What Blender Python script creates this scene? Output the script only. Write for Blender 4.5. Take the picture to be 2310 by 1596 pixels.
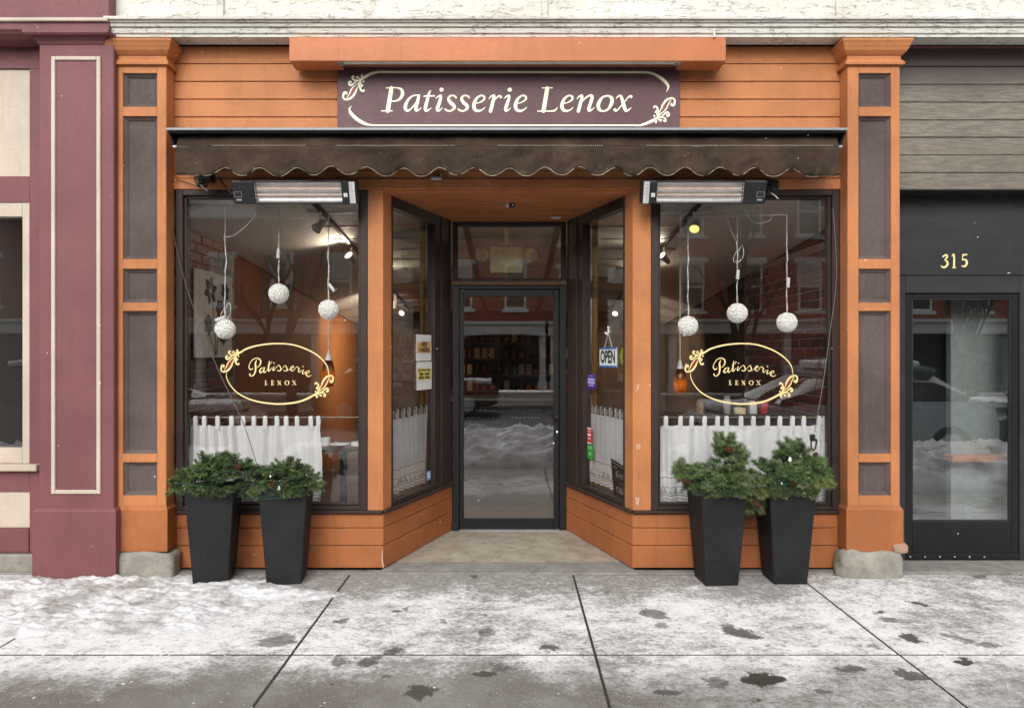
import bpy, bmesh, math, random
from mathutils import Vector, Matrix, noise as mnoise
R = math.radians
for o in list(bpy.data.objects): bpy.data.objects.remove(o)
sc = bpy.context.scene
C = sc.collection
rnd = random.Random(7)

# ------------------------------------------------------------------ camera, sky, sun, exposure
FPX, CX, CY, CAMD, CAMZ = 1580.0, 1155.0, 798.0, 5.0, 1.55      # focal length and centre in pixels of a 2310 px wide picture
cam = bpy.data.cameras.new('camera'); camo = bpy.data.objects.new('camera', cam); C.objects.link(camo)
camo.location = (0, -CAMD, CAMZ); camo.rotation_euler = (R(90), 0, 0)
cam.sensor_width = 36; cam.lens = FPX/2310*36; cam.clip_end = 2000; cam.clip_start = .05
sc.camera = camo
w = bpy.data.worlds.new('World'); sc.world = w; w.use_nodes = True
nt = w.node_tree; nt.nodes.clear()
sky = nt.nodes.new('ShaderNodeTexSky'); sky.sky_type = 'NISHITA'; sky.sun_disc = False
sky.sun_elevation = R(36); sky.sun_rotation = R(190); sky.air_density = 1.0; sky.dust_density = 4.0; sky.ozone_density = 1.0
hs = nt.nodes.new('ShaderNodeHueSaturation'); hs.inputs['Saturation'].default_value = .12
bg = nt.nodes.new('ShaderNodeBackground'); bg.inputs[1].default_value = .15
wo = nt.nodes.new('ShaderNodeOutputWorld')
nt.links.new(sky.outputs[0], hs.inputs['Color']); nt.links.new(hs.outputs[0], bg.inputs[0]); nt.links.new(bg.outputs[0], wo.inputs[0])
sun = bpy.data.lights.new('sun', 'SUN'); sun.energy = 0.7; sun.angle = R(90); sun.color = (1, .965, .92)
suno = bpy.data.objects.new('sun', sun); C.objects.link(suno)
suno.rotation_euler = (R(54), 0, R(8))
sc.view_settings.view_transform = 'Standard'; sc.view_settings.look = 'None'
sc.view_settings.exposure = 0.66; sc.view_settings.gamma = 1.0
sc.cycles.max_bounces = 10; sc.cycles.transparent_max_bounces = 24; sc.cycles.glossy_bounces = 5
sc.cycles.use_denoising = True; sc.cycles.sample_clamp_indirect = 6
sc.cycles.caustics_reflective = False; sc.cycles.caustics_refractive = False

def px(x, Y=0.0): return (x-CX)*(CAMD+Y)/FPX          # picture column -> X at depth Y
def pz(y, Y=0.0): return CAMZ-(y-CY)*(CAMD+Y)/FPX     # picture row -> Z at depth Y

# ------------------------------------------------------------------ mesh builder
class MB:
    def __init__(s): s.v = []; s.f = []; s.m = []
    def add(s, vs, fs, mi=0):
        o = len(s.v); s.v += [tuple(p) for p in vs]; s.f += [tuple(i+o for i in f) for f in fs]; s.m += [mi]*len(fs); return s
    def box(s, x0, x1, y0, y1, z0, z1, c=0.0, mi=0, M=None):
        if x1 < x0: x0, x1 = x1, x0
        if y1 < y0: y0, y1 = y1, y0
        if z1 < z0: z0, z1 = z1, z0
        if c <= 0:
            vs = [(x, y, z) for x in (x0, x1) for y in (y0, y1) for z in (z0, z1)]
            fs = [(0,1,3,2), (4,6,7,5), (0,4,5,1), (2,3,7,6), (0,2,6,4), (1,5,7,3)]
        else:
            c = min(c, (x1-x0)*.45, (y1-y0)*.45, (z1-z0)*.45)
            vs = []; idx = {}
            for i, x in enumerate((x0, x1)):
                for j, y in enumerate((y0, y1)):
                    for k, z in enumerate((z0, z1)):
                        sx, sy, sz = (c, -c)[i], (c, -c)[j], (c, -c)[k]
                        idx[i, j, k, 0] = len(vs); vs.append((x, y+sy, z+sz))
                        idx[i, j, k, 1] = len(vs); vs.append((x+sx, y, z+sz))
                        idx[i, j, k, 2] = len(vs); vs.append((x+sx, y+sy, z))
            fs = []
            for i in (0, 1):
                fs.append(tuple(idx[i, a, b, 0] for a, b in ((0,0), (0,1), (1,1), (1,0))))
                fs.append(tuple(idx[a, i, b, 1] for a, b in ((0,0), (1,0), (1,1), (0,1))))
                fs.append(tuple(idx[a, b, i, 2] for a, b in ((0,0), (0,1), (1,1), (1,0))))
            for a in (0, 1):
                for b in (0, 1):
                    fs.append((idx[a,b,0,0], idx[a,b,1,0], idx[a,b,1,1], idx[a,b,0,1]))
                    fs.append((idx[a,0,b,0], idx[a,1,b,0], idx[a,1,b,2], idx[a,0,b,2]))
                    fs.append((idx[0,a,b,1], idx[1,a,b,1], idx[1,a,b,2], idx[0,a,b,2]))
                    for k in (0, 1): fs.append((idx[a,b,k,0], idx[a,b,k,1], idx[a,b,k,2]))
        if M is not None: vs = [M @ Vector(p) for p in vs]
        return s.add(vs, fs, mi)
    def prism(s, poly, z0, z1, mi=0, M=None):              # poly in (x,y), extruded along z
        n = len(poly)
        vs = [(x, y, z0) for x, y in poly]+[(x, y, z1) for x, y in poly]
        fs = [tuple(range(n))[::-1], tuple(range(n, 2*n))]+[(i, (i+1) % n, n+(i+1) % n, n+i) for i in range(n)]
        if M is not None: vs = [M @ Vector(p) for p in vs]
        return s.add(vs, fs, mi)
    def extr_x(s, prof, x0, x1, mi=0, cap=True):           # prof in (y,z) along X
        n = len(prof)
        vs = [(x0, y, z) for y, z in prof]+[(x1, y, z) for y, z in prof]
        fs = [(i, (i+1) % n, n+(i+1) % n, n+i) for i in range(n)]
        if cap: fs += [tuple(range(n)), tuple(range(n, 2*n))]
        return s.add(vs, fs, mi)
    def ringloft(s, x0, x1, y0, y1, prof, mi=0):           # rectangular rings: prof of (offset,z); the back side y1 stays
        vs = []
        for o, z in prof: vs += [(x0-o, y1, z), (x0-o, y0-o, z), (x1+o, y0-o, z), (x1+o, y1, z)]
        fs = []
        for k in range(len(prof)-1):
            a = 4*k
            for i in range(4): fs.append((a+i, a+(i+1) % 4, a+4+(i+1) % 4, a+4+i))
        fs += [(0, 1, 2, 3), tuple(len(vs)-4+i for i in range(4))]
        return s.add(vs, fs, mi)
    def tube(s, pts, r, n=8, mi=0, cap=True):
        pts = [Vector(p) for p in pts]; k = len(pts)
        rs = r if isinstance(r, (list, tuple)) else [r]*k
        vs = []; fs = []; prev = None
        for i, p in enumerate(pts):
            t = (pts[min(i+1, k-1)]-pts[max(i-1, 0)])
            if t.length < 1e-9: t = Vector((0, 0, 1))
            t.normalize()
            if prev is None:
                a = Vector((0, 0, 1)) if abs(t.z) < .9 else Vector((1, 0, 0))
                u = t.cross(a).normalized()
            else:
                u = (prev-t*prev.dot(t))
                u = u.normalized() if u.length > 1e-6 else t.orthogonal().normalized()
            prev = u; v = t.cross(u)
            for j in range(n):
                a = 2*math.pi*j/n; vs.append(p+(u*math.cos(a)+v*math.sin(a))*rs[i])
        for i in range(k-1):
            for j in range(n): fs.append((i*n+j, i*n+(j+1) % n, (i+1)*n+(j+1) % n, (i+1)*n+j))
        if cap: fs += [tuple(range(n))[::-1], tuple(range((k-1)*n, k*n))]
        return s.add(vs, fs, mi)
    def lathe(s, prof, n=20, c=(0, 0, 0), mi=0, M=None):   # prof (r,z) round the z axis
        vs = []; fs = []
        for r_, z in prof:
            for j in range(n):
                a = 2*math.pi*j/n; vs.append(Vector((r_*math.cos(a), r_*math.sin(a), z)))
        for i in range(len(prof)-1):
            for j in range(n): fs.append((i*n+j, i*n+(j+1) % n, (i+1)*n+(j+1) % n, (i+1)*n+j))
        fs += [tuple(range(n))[::-1], tuple(range((len(prof)-1)*n, len(prof)*n))]
        if M is not None: vs = [M @ p for p in vs]
        vs = [p+Vector(c) for p in vs]
        return s.add(vs, fs, mi)
    def ball(s, c, r, n=12, k=8, mi=0):
        prof = [(max(1e-4, r*math.sin(math.pi*i/k)), -r*math.cos(math.pi*i/k)) for i in range(k+1)]
        return s.lathe(prof, n, c, mi)

def mesh_of(mb, name, mats, smooth=False, recalc=True):
    me = bpy.data.meshes.new(name)
    me.from_pydata([tuple(p) for p in mb.v], [], mb.f)
    for m in (mats if isinstance(mats, (list, tuple)) else [mats]): me.materials.append(m)
    if len(me.materials) > 1: me.polygons.foreach_set('material_index', mb.m)
    if recalc:
        b = bmesh.new(); b.from_mesh(me); bmesh.ops.recalc_face_normals(b, faces=b.faces); b.to_mesh(me); b.free()
    if smooth:
        me.polygons.foreach_set('use_smooth', [True]*len(me.polygons))
        if smooth != 'all':
            try: me.set_sharp_from_angle(angle=R(40))
            except Exception: pass
    me.update()
    return me
def thing(name, label, cat, loc=(0, 0, 0), rz=0, group=None):
    o = bpy.data.objects.new(name, None); C.objects.link(o); o.empty_display_size = .1
    o.location = loc; o.rotation_euler = (0, 0, rz); o['label'] = label; o['category'] = cat
    if group: o['group'] = group
    return o
def world_loc(o):
    p = Vector((0, 0, 0))
    while o is not None: p += o.location; o = o.parent
    return p
def part(name, mb, mats, parent, smooth=False, world=True, recalc=True, label=None, kind=None):
    """a mesh under its thing; vertices given in world space unless world=False"""
    me = mesh_of(mb, name, mats, smooth, recalc) if isinstance(mb, MB) else mb
    if world and isinstance(mb, MB):
        me.transform(Matrix.Translation(-world_loc(parent)))
    o = bpy.data.objects.new(name, me); C.objects.link(o); o.parent = parent
    if label: o['label'] = label
    if kind: o['kind'] = kind
    return o
def single(name, mb, mats, label, cat, smooth=False, group=None, recalc=True, loc=None):
    me = mesh_of(mb, name, mats, smooth, recalc)
    if loc is not None: me.transform(Matrix.Translation(-Vector(loc)))
    o = bpy.data.objects.new(name, me); C.objects.link(o)
    if loc is not None: o.location = loc
    o['label'] = label; o['category'] = cat
    if group: o['group'] = group
    return o
def struct(name, mb, mats, smooth=False, kind='structure', recalc=True):
    o = bpy.data.objects.new(name, mesh_of(mb, name, mats, smooth, recalc)); C.objects.link(o); o['kind'] = kind
    return o
def copy_tree(o, parent=None):
    c = o.copy(); C.objects.link(c); c.parent = parent
    for ch in list(o.children): copy_tree(ch, c)
    return c

# ------------------------------------------------------------------ materials
class NT:
    def __init__(s, name):
        s.mat = bpy.data.materials.new(name); s.mat.use_nodes = True; s.t = s.mat.node_tree; s.t.nodes.clear()
        s.out = s.n('OutputMaterial')
        s.pos = s.n('NewGeometry').outputs['Position']
    def n(s, k, **kw):
        x = s.t.nodes.new('ShaderNode'+k)
        for a, b in kw.items(): setattr(x, a, b)
        return x
    def link(s, a, b): s.t.links.new(a, b)
    def setin(s, sock, v):
        if hasattr(v, 'is_output'): s.link(v, sock)
        else: sock.default_value = v
    def math(s, op, a, b=0.0, c=None, clamp=False):
        x = s.n('Math', operation=op, use_clamp=clamp); s.setin(x.inputs[0], a); s.setin(x.inputs[1], b)
        if c is not None: s.setin(x.inputs[2], c)
        return x.outputs[0]
    def scale(s, vec, sc_): x = s.n('VectorMath', operation='MULTIPLY'); s.link(vec, x.inputs[0]); x.inputs[1].default_value = sc_; return x.outputs[0]
    def vadd(s, a, b):
        x = s.n('VectorMath', operation='ADD'); s.setin(x.inputs[0], a); s.setin(x.inputs[1], b); return x.outputs[0]
    def noise(s, vec, scale, detail=3, rough=.55, col=False):
        x = s.n('TexNoise'); s.link(vec, x.inputs['Vector']); x.inputs['Scale'].default_value = scale
        x.inputs['Detail'].default_value = detail; x.inputs['Roughness'].default_value = rough
        return x.outputs['Color'] if col else x.outputs[0]
    def ramp(s, v, lo, hi, a=0.0, b=1.0):
        x = s.n('MapRange', interpolation_type='SMOOTHSTEP'); s.setin(x.inputs[0], v); s.setin(x.inputs[1], lo); s.setin(x.inputs[2], hi); s.setin(x.inputs[3], a); s.setin(x.inputs[4], b)
        return x.outputs[0]
    def mix(s, f, a, b, mode='MIX'):
        x = s.n('Mix', data_type='RGBA', blend_type=mode); s.setin(x.inputs[0], f)
        for sk, v in ((x.inputs[6], a), (x.inputs[7], b)):
            if hasattr(v, 'is_output'): s.link(v, sk)
            else: sk.default_value = (v[0], v[1], v[2], 1)
        return x.outputs[2]
    def sep(s, vec): x = s.n('SeparateXYZ'); s.link(vec, x.inputs[0]); return x.outputs
    def principled(s, col, rough=.5, bump=None, bstr=.3, bdist=.004, metal=0.0, spec=.5, **kw):
        p = s.n('BsdfPrincipled')
        if hasattr(col, 'is_output'): s.link(col, p.inputs['Base Color'])
        else: p.inputs['Base Color'].default_value = (col[0], col[1], col[2], 1)
        s.setin(p.inputs['Roughness'], rough); p.inputs['Metallic'].default_value = metal
        p.inputs['Specular IOR Level'].default_value = spec
        for a, b in kw.items():
            k = a.replace('_', ' ')
            if isinstance(b, (tuple, list)): b = (b[0], b[1], b[2], 1)
            p.inputs[k].default_value = b
        if bump is not None:
            b = s.n('Bump'); b.inputs['Strength'].default_value = bstr; b.inputs['Distance'].default_value = bdist
            s.link(bump, b.inputs['Height']); s.link(b.outputs[0], p.inputs['Normal'])
        s.link(p.outputs[0], s.out.inputs[0]); return p
def srgb(r, g, b):
    f = lambda c: (c/255/12.92) if c <= 10 else ((c/255+.055)/1.055)**2.4
    return (f(r), f(g), f(b))
def paint(name, col, rough=.5, var=.12, grime=.25, grimecol=(.10, .08, .06), peel=0.0, peelcol=(.6, .56, .5), bstr=.25, stretch=(1, 1, 1), fine=260):
    n = NT(name)
    p = n.scale(n.pos, stretch)
    a = n.noise(p, 2.2, 5, .6); b = n.noise(p, 35, 4, .65); g = n.noise(n.scale(n.pos, (6, 6, .9)), 3, 5, .7)
    c0 = n.mix(n.ramp(a, .35, .65), [x*(1-var) for x in col], [min(1, x*(1+var)) for x in col])
    c1 = n.mix(n.ramp(b, .35, .75, 0, var*1.2), c0, [x*.55 for x in col])
    c2 = n.mix(n.math('MULTIPLY', n.ramp(g, .5, .82), grime), c1, grimecol)
    c2 = n.mix(n.ramp(n.noise(n.pos, 150, 3, .7), .38, .66, .0, .30), c2, [x*.62 for x in col])
    if peel > 0:
        k = n.noise(p, 14, 6, .7); c2 = n.mix(n.ramp(k, .74-peel*.1, .78-peel*.1), c2, peelcol)
    bm_ = n.math('ADD', n.noise(n.pos, fine, 2), n.math('MULTIPLY', b, 1.2))
    n.principled(c2, n.ramp(b, .2, .8, rough-.07, rough+.12), bm_, bstr, .002, spec=.35)
    return n.mat
def plain(name, col, rough=.5, metal=0.0, bump=0, var=.1, spec=.5, **kw):
    n = NT(name)
    a = n.noise(n.pos, 18, 4, .6)
    c = n.mix(n.ramp(a, .3, .7), [x*(1-var) for x in col], [min(1, x*(1+var)) for x in col])
    n.principled(c, rough, n.noise(n.pos, 120, 3) if bump else None, bump, .002, metal, spec, **kw)
    return n.mat
MT = {}
ORG = srgb(188, 122, 76)
MT['orange'] = paint('orange paint', ORG, .6, .13, .42, (.17, .075, .035), peel=.06, peelcol=(.50, .30, .18))
MT['orange_low'] = paint('worn shaded orange paint', srgb(168, 102, 60), .6, .14, .5, (.13, .06, .03), peel=.25)  # worn copy of the orange, its colour darkened for dimmer light low down
MT['orange_back'] = plain('orange groove', srgb(74, 38, 20), .8)
MT['brown'] = paint('brown frame paint', srgb(54, 42, 38), .5, .14, .3, (.03, .025, .02))
MT['panel'] = paint('dark panel paint', srgb(90, 78, 75), .7, .22, .5, (.16, .14, .12), peel=.12, peelcol=(.28, .26, .24), bstr=.7)
MT['maroon'] = paint('maroon paint', srgb(122, 76, 78), .55, .09, .34, (.10, .055, .055))
MT['cream'] = paint('cream trim paint', srgb(200, 186, 170), .6, .09, .45, (.3, .26, .2))
MT['plum'] = paint('plum sign paint', srgb(98, 68, 72), .45, .12, .2, (.08, .05, .05), bstr=.4)
MT['gold'] = plain('cream gold leaf', srgb(255, 248, 216), .45, var=.03)
MT['goldw'] = plain('gold window vinyl', srgb(240, 216, 152), .4, var=.05)
MT['redleaf'] = plain('dull red vinyl', srgb(150, 72, 70), .5)
MT['redleaf2'] = plain('dark red vinyl', srgb(140, 36, 24), .45)
MT['black'] = paint('black paint', srgb(27, 27, 28), .38, .12, .25, (.04, .04, .04), bstr=.12)
MT['charcoal'] = paint('charcoal panel paint', srgb(46, 49, 50), .42, .18, .3, (.07, .075, .075), stretch=(.5, 1, 3), bstr=.35)
MT['blackmetal'] = plain('black metal', (.014, .014, .015), .4, 0.0, .1)
MT['greymetal'] = plain('grey metal', srgb(186, 188, 192), .35, .6)
MT['hood'] = plain('painted grey hood metal', srgb(140, 143, 148), .45, .1)
MT['alu'] = plain('bright aluminium', (.88, .86, .84), .38, .7)
MT['chrome'] = plain('bright metal', (.75, .74, .72), .18, 1.0)
MT['white'] = plain('white plastic', (.78, .77, .74), .45, var=.03)
MT['paper'] = plain('white paper', (.80, .80, .78), .7, var=.03)
MT['darkhole'] = plain('dark recess', (.012, .011, .010), .9)

def mk_whitecrack():
    n = NT('weathered white paint')
    p = n.scale(n.pos, (.55, 1, 2.2))
    a = n.noise(p, 2.0, 5, .65); b = n.noise(p, 9, 6, .7)
    v = n.n('TexVoronoi', feature='DISTANCE_TO_EDGE'); v.inputs['Scale'].default_value = 15
    n.link(n.vadd(p, n.scale(n.noise(p, 7, 4, .6, col=True), (.22, .22, .22))), v.inputs['Vector'])
    crack = n.ramp(v.outputs['Distance'], .0, .06, 1, 0)
    crack = n.math('MULTIPLY', crack, n.ramp(b, .46, .56))
    flake = n.ramp(n.noise(p, 22, 5, .7), .64, .68)
    flake = n.math('MULTIPLY', flake, n.ramp(a, .45, .6))
    streak = n.ramp(n.noise(n.scale(n.pos, (7, 1, .35)), 2.5, 5, .7), .5, .8)
    c = n.mix(n.ramp(a, .3, .7), (.58, .565, .50), (.71, .70, .65))
    c = n.mix(n.math('MULTIPLY', streak, .38), c, (.33, .32, .24))
    c = n.mix(n.math('MULTIPLY', crack, .9), c, (.22, .20, .16))
    c = n.mix(n.math('MULTIPLY', flake, .8), c, (.30, .28, .24))
    h = n.math('SUBTRACT', 1.0, n.math('MAXIMUM', crack, flake))
    n.principled(c, .6, h, .5, .004, spec=.3)
    return n.mat
MT['whitecrack'] = mk_whitecrack()

def mk_greywood():
    n = NT('weathered grey boards')
    p = n.scale(n.pos, (.7, 1, 6))
    g = n.noise(p, 14, 6, .7); a = n.noise(n.pos, 1.3, 4, .6); k = n.noise(n.scale(n.pos, (1, 1, 30)), 5, 5, .7)
    obj = n.n('ObjectInfo').outputs['Random']
    c = n.mix(n.ramp(g, .25, .8), srgb(92, 86, 77), srgb(150, 143, 130))
    c = n.mix(n.ramp(a, .35, .75, 0, .6), c, srgb(92, 86, 76))
    c = n.mix(n.math('MULTIPLY', n.ramp(k, .5, .75), .4), c, srgb(60, 54, 48))
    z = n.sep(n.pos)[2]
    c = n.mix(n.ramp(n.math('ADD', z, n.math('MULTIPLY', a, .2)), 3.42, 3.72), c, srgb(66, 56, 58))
    c = n.mix(n.math('MULTIPLY', obj, .18), c, srgb(120, 112, 96))
    n.principled(c, .55, g, .35, .003, spec=.4)
    return n.mat
MT['greywood'] = mk_greywood()

def mk_glass(name='window glass', k=4.1, tint=(1, 1, 1)):
    n = NT(name)
    fr = n.n('Fresnel'); fr.inputs[0].default_value = 1.5
    ge = n.t.nodes['Geometry'] if 'Geometry' in n.t.nodes else n.n('NewGeometry')
    f = n.math('MULTIPLY', fr.outputs[0], k, clamp=True)
    f = n.math('MULTIPLY', f, n.math('SUBTRACT', 1.0, ge.outputs['Backfacing']))
    tr = n.n('BsdfTransparent'); tr.inputs[0].default_value = (tint[0], tint[1], tint[2], 1)
    gl = n.n('BsdfGlossy'); gl.inputs['Roughness'].default_value = 0.0
    b = n.n('Bump'); b.inputs['Strength'].default_value = .05; b.inputs['Distance'].default_value = .01
    n.link(n.noise(n.pos, 1.6, 1), b.inputs['Height']); n.link(b.outputs[0], gl.inputs['Normal'])
    mx = n.n('MixShader'); n.link(f, mx.inputs[0]); n.link(tr.outputs[0], mx.inputs[1]); n.link(gl.outputs[0], mx.inputs[2])
    n.link(mx.outputs[0], n.out.inputs[0]); return n.mat
MT['glass'] = mk_glass()
MT['glass_door'] = mk_glass('door glass', 6.4, (.92, .94, .93))

# concrete walk with salt bloom, wet prints and ice; spots are stains with a place of their own
def mk_walk():
    n = NT('salted concrete')
    P = n.pos
    warp = n.scale(n.vadd(n.noise(P, 8, 5, .7, col=True), (-.5, -.5, -.5)), (.24, .24, 0))
    warp2 = n.scale(n.vadd(n.noise(P, 30, 3, .6, col=True), (-.5, -.5, -.5)), (.04, .04, 0))
    W = n.vadd(n.vadd(P, warp), warp2)
    X, Y, Z = n.sep(W)
    fine = n.noise(P, 160, 3, .7); mid = n.noise(P, 26, 6, .75); big = n.noise(P, 1.3, 5, .62); streak = n.noise(n.scale(P, (.9, 1.3, 1)), 8, 9, .8)
    grit = n.noise(n.scale(P, (.9, 1.2, 1)), 48, 6, .85)
    wy_ = n.math('ADD', Y, n.math('MULTIPLY', n.math('SUBTRACT', n.noise(n.scale(P, (1, .4, 1)), 1.9, 5, .6), .5), .9))
    base = n.mix(n.ramp(mid, .3, .72), srgb(126, 123, 118), srgb(160, 158, 154))
    # salt / dry snow dust: strongest in the middle band of the walk, thin beside the wall and near the kerb
    near_ = n.ramp(n.math('ADD', X, n.math('MULTIPLY', big, 1.2)), .1, 1.9, .32, .78)
    band = n.math('MULTIPLY', n.ramp(wy_, -.70, -.20, 1, n.ramp(X, 1.2, 2.4, .48, .78)), n.ramp(wy_, -1.95, -1.35, near_, 1))
    leftw = n.math('MULTIPLY', n.ramp(X, -2.4, -1.2, .4, 0), n.ramp(wy_, -1.5, -1.1, .3, 1))
    amt = n.math('ADD', n.math('MULTIPLY', band, n.ramp(big, .28, .62, .6, 1)), leftw, clamp=True)
    tex = n.math('ADD', n.math('MULTIPLY', streak, .48), n.math('ADD', n.math('MULTIPLY', mid, .20), n.math('MULTIPLY', grit, .42)))
    thr = n.math('SUBTRACT', .745, n.math('MULTIPLY', amt, .25))
    salt = n.ramp(n.math('SUBTRACT', tex, thr), -.085, .085)
    c = n.mix(n.math('MULTIPLY', salt, .95), base, srgb(238, 238, 238))
    # damp, darker zone toward the kerb, in uneven tongues
    damp = n.math('MULTIPLY', n.ramp(wy_, -1.85, -1.35, 1, 0), n.ramp(n.math('ADD', big, n.math('MULTIPLY', mid, .35)), .46, .72))
    c = n.mix(n.math('MULTIPLY', damp, n.ramp(X, .3, 1.8, .72, .38)), c, srgb(98, 92, 84))
    sp = n.ramp(n.noise(P, 95, 3, .6), .63, .70)
    c = n.mix(n.math('MULTIPLY', n.math('MULTIPLY', sp, n.ramp(wy_, -1.6, -1.2, .9, .0)), .85), c, srgb(226, 226, 222))
    # a little spilled sand by the second planter
    sd = n.math('ADD', n.math('POWER', n.math('MULTIPLY', n.math('SUBTRACT', X, -1.60), 7.0), 2.0), n.math('POWER', n.math('MULTIPLY', n.math('ADD', Y, .40), 13.0), 2.0))
    c = n.mix(n.math('MULTIPLY', n.ramp(sd, .3, 1.6, 1, 0), n.ramp(mid, .35, .6, .2, .75)), c, srgb(186, 150, 96))
    # wet foot prints and melt spots
    spots = [(1480,1385,34,11,-.3), (1490,1410,18,6,0), (1668,1424,38,12,-.3), (1640,1412,22,7,0), (905,1380,16,6,0), (770,1400,18,6,.2), (625,1447,40,16,.2),
             (830,1492,26,11,0), (770,1490,26,10,0), (885,1470,30,10,.2), (1130,1505,26,10,0), (1100,1425,18,8,.3), (1090,1515,26,10,0), (2060,1440,30,9,-.2), (2150,1435,26,12,-.4),
             (2010,1398,18,5,-.4), (1990,1380,12,4,0), (2170,1490,22,9,0), (2050,1520,34,13,-.2), (1920,1510,28,10,0), (1720,1530,50,16,0), (1610,1540,32,12,0), (2070,1360,14,5,0), (2210,1300,14,4,0), (1840,1555,22,10,0),
             (1220,1280,36,10,0), (1170,1275,26,7,0), (1040,1276,20,6,0), (1960,1455,16,5,0), (1070,1300,12,5,0), (1240,1462,22,8,0), (1500,1555,26,9,0), (950,1560,40,13,.1), (2230,1455,26,7,0), (1000,1400,9,4,0), (1095,1385,12,4,0)]
    tot = None
    for (sx, sy, rx, ry, an) in spots:
        D = CAMZ*FPX/(sy-CY); wx = (sx-CX)*D/FPX; wy = D-CAMD; rr = rx*D/FPX; ry_ = ry*D*D/(CAMZ*FPX)
        dx = n.math('MULTIPLY', n.math('SUBTRACT', X, wx), 1/rr); dy = n.math('MULTIPLY', n.math('SUBTRACT', Y, wy), 1/ry_)
        if an: dy = n.math('ADD', dy, n.math('MULTIPLY', dx, -an*1.5))
        d = n.math('ADD', n.math('MULTIPLY', dx, dx), n.math('MULTIPLY', dy, dy))
        m = n.ramp(d, .7, 1.1, rnd.uniform(.6, 1), 0)
        tot = m if tot is None else n.math('MAXIMUM', tot, m)
    rs = n.math('MULTIPLY', n.ramp(n.noise(W, 9, 4, .6), .655, .69), n.ramp(Y, -1.9, -.35, .8, .45))
    tot = n.math('MAXIMUM', tot, rs)
    c = n.mix(n.math('MULTIPLY', tot, .95), c, srgb(50, 45, 39))
    rough = n.math('SUBTRACT', n.ramp(fine, .2, .8, .75, .95), n.math('MULTIPLY', n.math('MAXIMUM', tot, n.math('MULTIPLY', damp, .6)), .42))
    h = n.math('ADD', n.math('MULTIPLY', fine, .5), n.math('ADD', n.math('MULTIPLY', salt, .5), n.math('MULTIPLY', mid, .5)))
    n.principled(c, rough, h, .55, .004, spec=.4)
    return n.mat
MT['walk'] = mk_walk()

def mk_stone(name, a, b, dark, rough=.85, bs=.8):
    n = NT(name)
    k = n.noise(n.pos, 5, 6, .7); m = n.noise(n.pos, 60, 4, .7); g = n.noise(n.scale(n.pos, (1, 1, 2)), 9, 5, .65)
    c = n.mix(n.ramp(k, .3, .7), a, b); c = n.mix(n.math('MULTIPLY', n.ramp(g, .55, .75), .6), c, dark); c = n.mix(n.ramp(m, .55, .75, 0, .35), c, dark)
    n.principled(c, rough, n.math('ADD', k, n.math('MULTIPLY', m, .6)), bs, .008, spec=.3); return n.mat
MT['stone'] = mk_stone('rough stone', srgb(128, 124, 114), srgb(160, 156, 146), srgb(74, 72, 60))
MT['sillstone'] = mk_stone('grey sill stone', srgb(120, 117, 112), srgb(150, 147, 142), srgb(74, 71, 66), .7, .4)
MT['entryfloor'] = mk_stone('worn entry concrete', srgb(142, 132, 116), srgb(176, 168, 154), srgb(104, 94, 80), .7, .35)
def mk_snow(name='snow', a=(.84, .85, .87), b=(.46, .44, .41), lo=.48, hi=.66):
    n = NT(name)
    k = n.noise(n.pos, 3.5, 6, .7); m = n.noise(n.pos, 40, 5, .7); q = n.noise(n.pos, 12, 5, .7)
    c = n.mix(n.ramp(k, lo, hi), a, b); c = n.mix(n.math('MULTIPLY', n.ramp(q, .58, .7), .45), c, (.22, .2, .18))
    n.principled(c, n.ramp(m, .3, .7, .5, .8), n.math('ADD', m, q), .6, .012, spec=.4); return n.mat
MT['snow'] = mk_snow()
MT['snow_dirty'] = mk_snow('trodden snow', (.70, .70, .71), (.36, .345, .325), .42, .64)
MT['road'] = plain('wet asphalt', (.05, .05, .05), .45, bump=.4, var=.3)

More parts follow.
